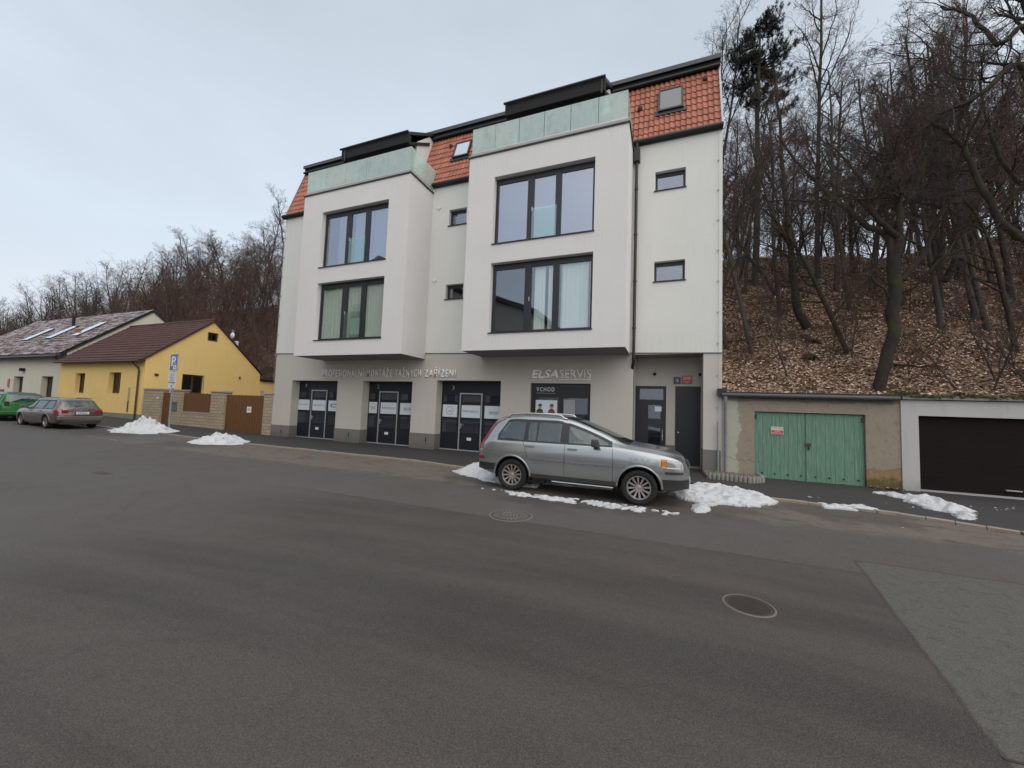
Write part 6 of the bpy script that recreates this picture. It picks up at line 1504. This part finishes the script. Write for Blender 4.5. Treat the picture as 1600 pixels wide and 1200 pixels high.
# leaning and forked trees one can tell apart
def a9(u, v, y, dy=0.0): return aty(u, v, y + dy)
lt = [([a9(1262, 512, 11), a9(1245, 480, 11), a9(1238, 420, 11), a9(1232, 360, 11.1), a9(1225, 280, 11.3), a9(1218, 180, 11.5), a9(1210, 110, 11.6)], .24, .05, 22),
      ([a9(1240, 430, 11), a9(1262, 400, 11), a9(1285, 380, 11.2), a9(1330, 372, 11.4)], .05, .02, 4), ([a9(1234, 380, 11), a9(1205, 330, 11), a9(1180, 250, 11.2), a9(1165, 180, 11.4)], .10, .03, 10)]
big_tree('bent_tree', lt, 21, 'dark tree with bent foot rising from the middle of the leafy slope', M['bark'], M['twig_red'], tl=1.6)
lt = [([a9(1212, 460, 15), a9(1190, 425, 15), a9(1168, 398, 15), a9(1145, 365, 15), a9(1120, 330, 15.2), a9(1090, 300, 15.4)], .16, .05, 8)]
big_tree('leaning_tree', lt, 23, 'slanting tree leaning towards the white building wall', M['bark_pale'], M['twig'], tl=1.5)
lt = [([a9(1478, 440, 14), a9(1500, 380, 14), a9(1530, 300, 14.2), a9(1558, 220, 14.4), a9(1580, 140, 14.6)], .17, .05, 14), ([a9(1505, 370, 14), a9(1512, 300, 14), a9(1500, 220, 14.3)], .09, .03, 8)]
big_tree('slanting_tree', lt, 25, 'slanting trunk leaning to the right behind the gnarled tree', M['bark'], M['twig'], tl=1.6)
# --- pine
def pine():
    rnd = random.Random(31); tr, nd = MB(), MB(); yy = 17.0
    P = [a9(1178, 480, yy), a9(1182, 380, yy), a9(1184, 280, yy), a9(1183, 180, yy), a9(1186, 100, yy), a9(1188, 40, yy), a9(1189, 24, yy)]
    Z0 = hillz(P[0].x, yy); P[0].z = min(P[0].z, Z0 - .3); tr.path(P, [.24, .21, .18, .15, .10, .05, .02], 8)
    sc_px = (P[5] - P[4]).length / 60.0
    spec = [(38, 16, 3), (52, 30, 5), (68, 40, 6), (86, 44, 7), (104, 46, 7), (122, 48, 6), (95, 24, 4), (142, 52, 5), (166, 52, 4), (192, 48, 3)]
    for v, rad, n in spec:
        for k in range(n):
            a = rnd.uniform(0, 6.28); b = a9(1187 + (1 if v > 130 else 0), v + rnd.uniform(-8, 8), yy); Lr = rad * sc_px * rnd.uniform(.65, 1.12)
            if v > 130 and math.cos(a) < -.2: Lr *= .5
            e = b + Vector((math.cos(a) * Lr, math.sin(a) * Lr, Lr * rnd.uniform(.0, .5))); mid = b.lerp(e, .5) + Vector((0, 0, -.12)); tr.path([b, mid, e], [.05, .035, .015], 4)
            for t in [.45 + .55 * i / 6 for i in range(7)]:
                for _ in range(3):
                    c = b.lerp(e, t) + Vector((rnd.gauss(0, .24), rnd.gauss(0, .24), rnd.gauss(.08, .16)))
                    for i in range(58):
                        d = Vector((rnd.gauss(0, 1), rnd.gauss(0, 1), rnd.gauss(.35, .8))).normalized(); s = d.orthogonal().normalized() * .011; q = c + d * rnd.uniform(.14, .25); nd.add([c - s, c + s, q + s, q - s], [(0, 1, 2, 3)])
    root = empty('pine_tree', (0, 0, 0)); tr.build('trunk', M['bark_pale'], root, smooth=True); nd.build('needles', M['needle'], root); tag(root, 'single dark green pine standing above the bare trees beside the white building', 'tree')
pine()
# rotten stumps, fallen branch and stones on the slope
def slope_bits():
    rnd = random.Random(8)
    for (u, v, y, lab) in ((1262, 500, 10.8, 'dark rotten root stump at the foot of the bent tree'), (1267, 540, 9.0, 'small dark stump low on the leafy slope')):
        p = aty(u, v, y); z = hillz(p.x, y); mb = MB()
        for k in range(7):
            a = rnd.uniform(0, 6.28); mb.path([(p.x, y, z - .1), (p.x + math.cos(a) * .25, y + math.sin(a) * .2, z + .18), (p.x + math.cos(a) * .6, y + math.sin(a) * .45, z - .08)], [.12, .09, .03], 6)
        mb.lathe([(.001, .34), (.13, .30), (.18, 0), (.2, -.2)], (p.x, y, z), 'z', 9); tag(mb.build('tree_stump', M['bark'], smooth=True), lab, 'stump')
    for (u0, v0, u1, v1, y, lab) in ((1395, 530, 1475, 528, 8.6, 'fallen branch lying on the leaves right of the gnarled tree'), (1120, 512, 1210, 510, 11, 'fallen branch lying on the leaves near the white building')):
        a = aty(u0, v0, y); b = aty(u1, v1, y); pts = []
        for i in range(7): q = a.lerp(b, i / 6); pts.append((q.x, y + rnd.uniform(-.1, .1), hillz(q.x, y) + .10 + rnd.uniform(-.03, .05)))
        tag(MB().path(pts, [.05, .05, .045, .04, .035, .025, .015], 6).build('fallen_branch', M['bark']), lab, 'branch')
slope_bits()

# ------------------------------------------------------------------ light
w = bpy.data.worlds.new('World'); sc.world = w; w.use_nodes = True; nt = w.node_tree; bg = nt.nodes['Background']
sky = nt.nodes.new('ShaderNodeTexSky'); sky.sky_type = 'NISHITA'; sky.sun_disc = False; sky.sun_elevation = R(50); sky.sun_rotation = R(126); sky.air_density = 1.0; sky.dust_density = 3.0
tc = nt.nodes.new('ShaderNodeTexCoord'); sx = nt.nodes.new('ShaderNodeSeparateXYZ'); nt.links.new(tc.outputs['Generated'], sx.inputs[0])
rp = nt.nodes.new('ShaderNodeValToRGB'); nt.links.new(sx.outputs[2], rp.inputs[0])
e = rp.color_ramp.elements; e[0].position = 0.0; e[0].color = (8.1, 8.5, 9.0, 1); e[1].position = .75; e[1].color = (5.7, 6.4, 7.2, 1)
k = rp.color_ramp.elements.new(.30); k.color = (7.2, 8.1, 9.1, 1)
nz = nt.nodes.new('ShaderNodeTexNoise'); mp = nt.nodes.new('ShaderNodeMapping'); mp.inputs['Scale'].default_value = (1, 1, 2.6); nt.links.new(tc.outputs['Generated'], mp.inputs[0]); nt.links.new(mp.outputs[0], nz.inputs['Vector']); nz.inputs['Scale'].default_value = 1.5; nz.inputs['Detail'].default_value = 6; nz.inputs['Roughness'].default_value = .5
mr = nt.nodes.new('ShaderNodeMapRange'); nt.links.new(nz.outputs['Fac'], mr.inputs[0]); mr.inputs[1].default_value = .3; mr.inputs[2].default_value = .7; mr.inputs[3].default_value = .90; mr.inputs[4].default_value = 1.10
ml = nt.nodes.new('ShaderNodeVectorMath'); ml.operation = 'SCALE'; nt.links.new(rp.outputs[0], ml.inputs[0]); 
dp_ = nt.nodes.new('ShaderNodeVectorMath'); dp_.operation = 'DOT_PRODUCT'; nt.links.new(tc.outputs['Generated'], dp_.inputs[0]); dp_.inputs[1].default_value = (math.sin(R(126)) * math.cos(R(45)), math.cos(R(126)) * math.cos(R(45)), math.sin(R(45)))
m2_ = nt.nodes.new('ShaderNodeMapRange'); m2_.interpolation_type = 'SMOOTHSTEP'; nt.links.new(dp_.outputs['Value'], m2_.inputs[0]); m2_.inputs[1].default_value = .2; m2_.inputs[2].default_value = 1; m2_.inputs[3].default_value = 0.0; m2_.inputs[4].default_value = 1.05
nt.links.new(mr.outputs[0], ml.inputs['Scale'])
gl_ = nt.nodes.new('ShaderNodeVectorMath'); gl_.operation = 'SCALE'; gl_.inputs[0].default_value = (7.9, 6.9, 5.9); nt.links.new(m2_.outputs[0], gl_.inputs['Scale'])
ad_ = nt.nodes.new('ShaderNodeVectorMath'); ad_.operation = 'ADD'; nt.links.new(ml.outputs[0], ad_.inputs[0]); nt.links.new(gl_.outputs[0], ad_.inputs[1])
mx = nt.nodes.new('ShaderNodeMix'); mx.data_type = 'RGBA'; mx.inputs[0].default_value = .88; nt.links.new(sky.outputs[0], mx.inputs[6]); nt.links.new(ad_.outputs[0], mx.inputs[7])
nt.links.new(mx.outputs[2], bg.inputs[0]); bg.inputs[1].default_value = SKYS if 'SKYS' in globals() else .10
sl = bpy.data.lights.new('sun', 'SUN'); sl.energy = .75; sl.angle = R(80); sl.color = (1, .91, .80); so = bpy.data.objects.new('sun', sl); COL.objects.link(so)
el, az = R(50), R(126)   # azimuth measured clockwise from +Y
dv = Vector((math.sin(az) * math.cos(el), math.cos(az) * math.cos(el), math.sin(el))); so.rotation_euler = dv.to_track_quat('Z', 'Y').to_euler(); so.location = (0, -40, 40)
sc.render.engine = 'CYCLES'
try:
    sc.cycles.max_bounces = 6; sc.cycles.transparent_max_bounces = 12; sc.cycles.diffuse_bounces = 3; sc.cycles.glossy_bounces = 3
except Exception: pass
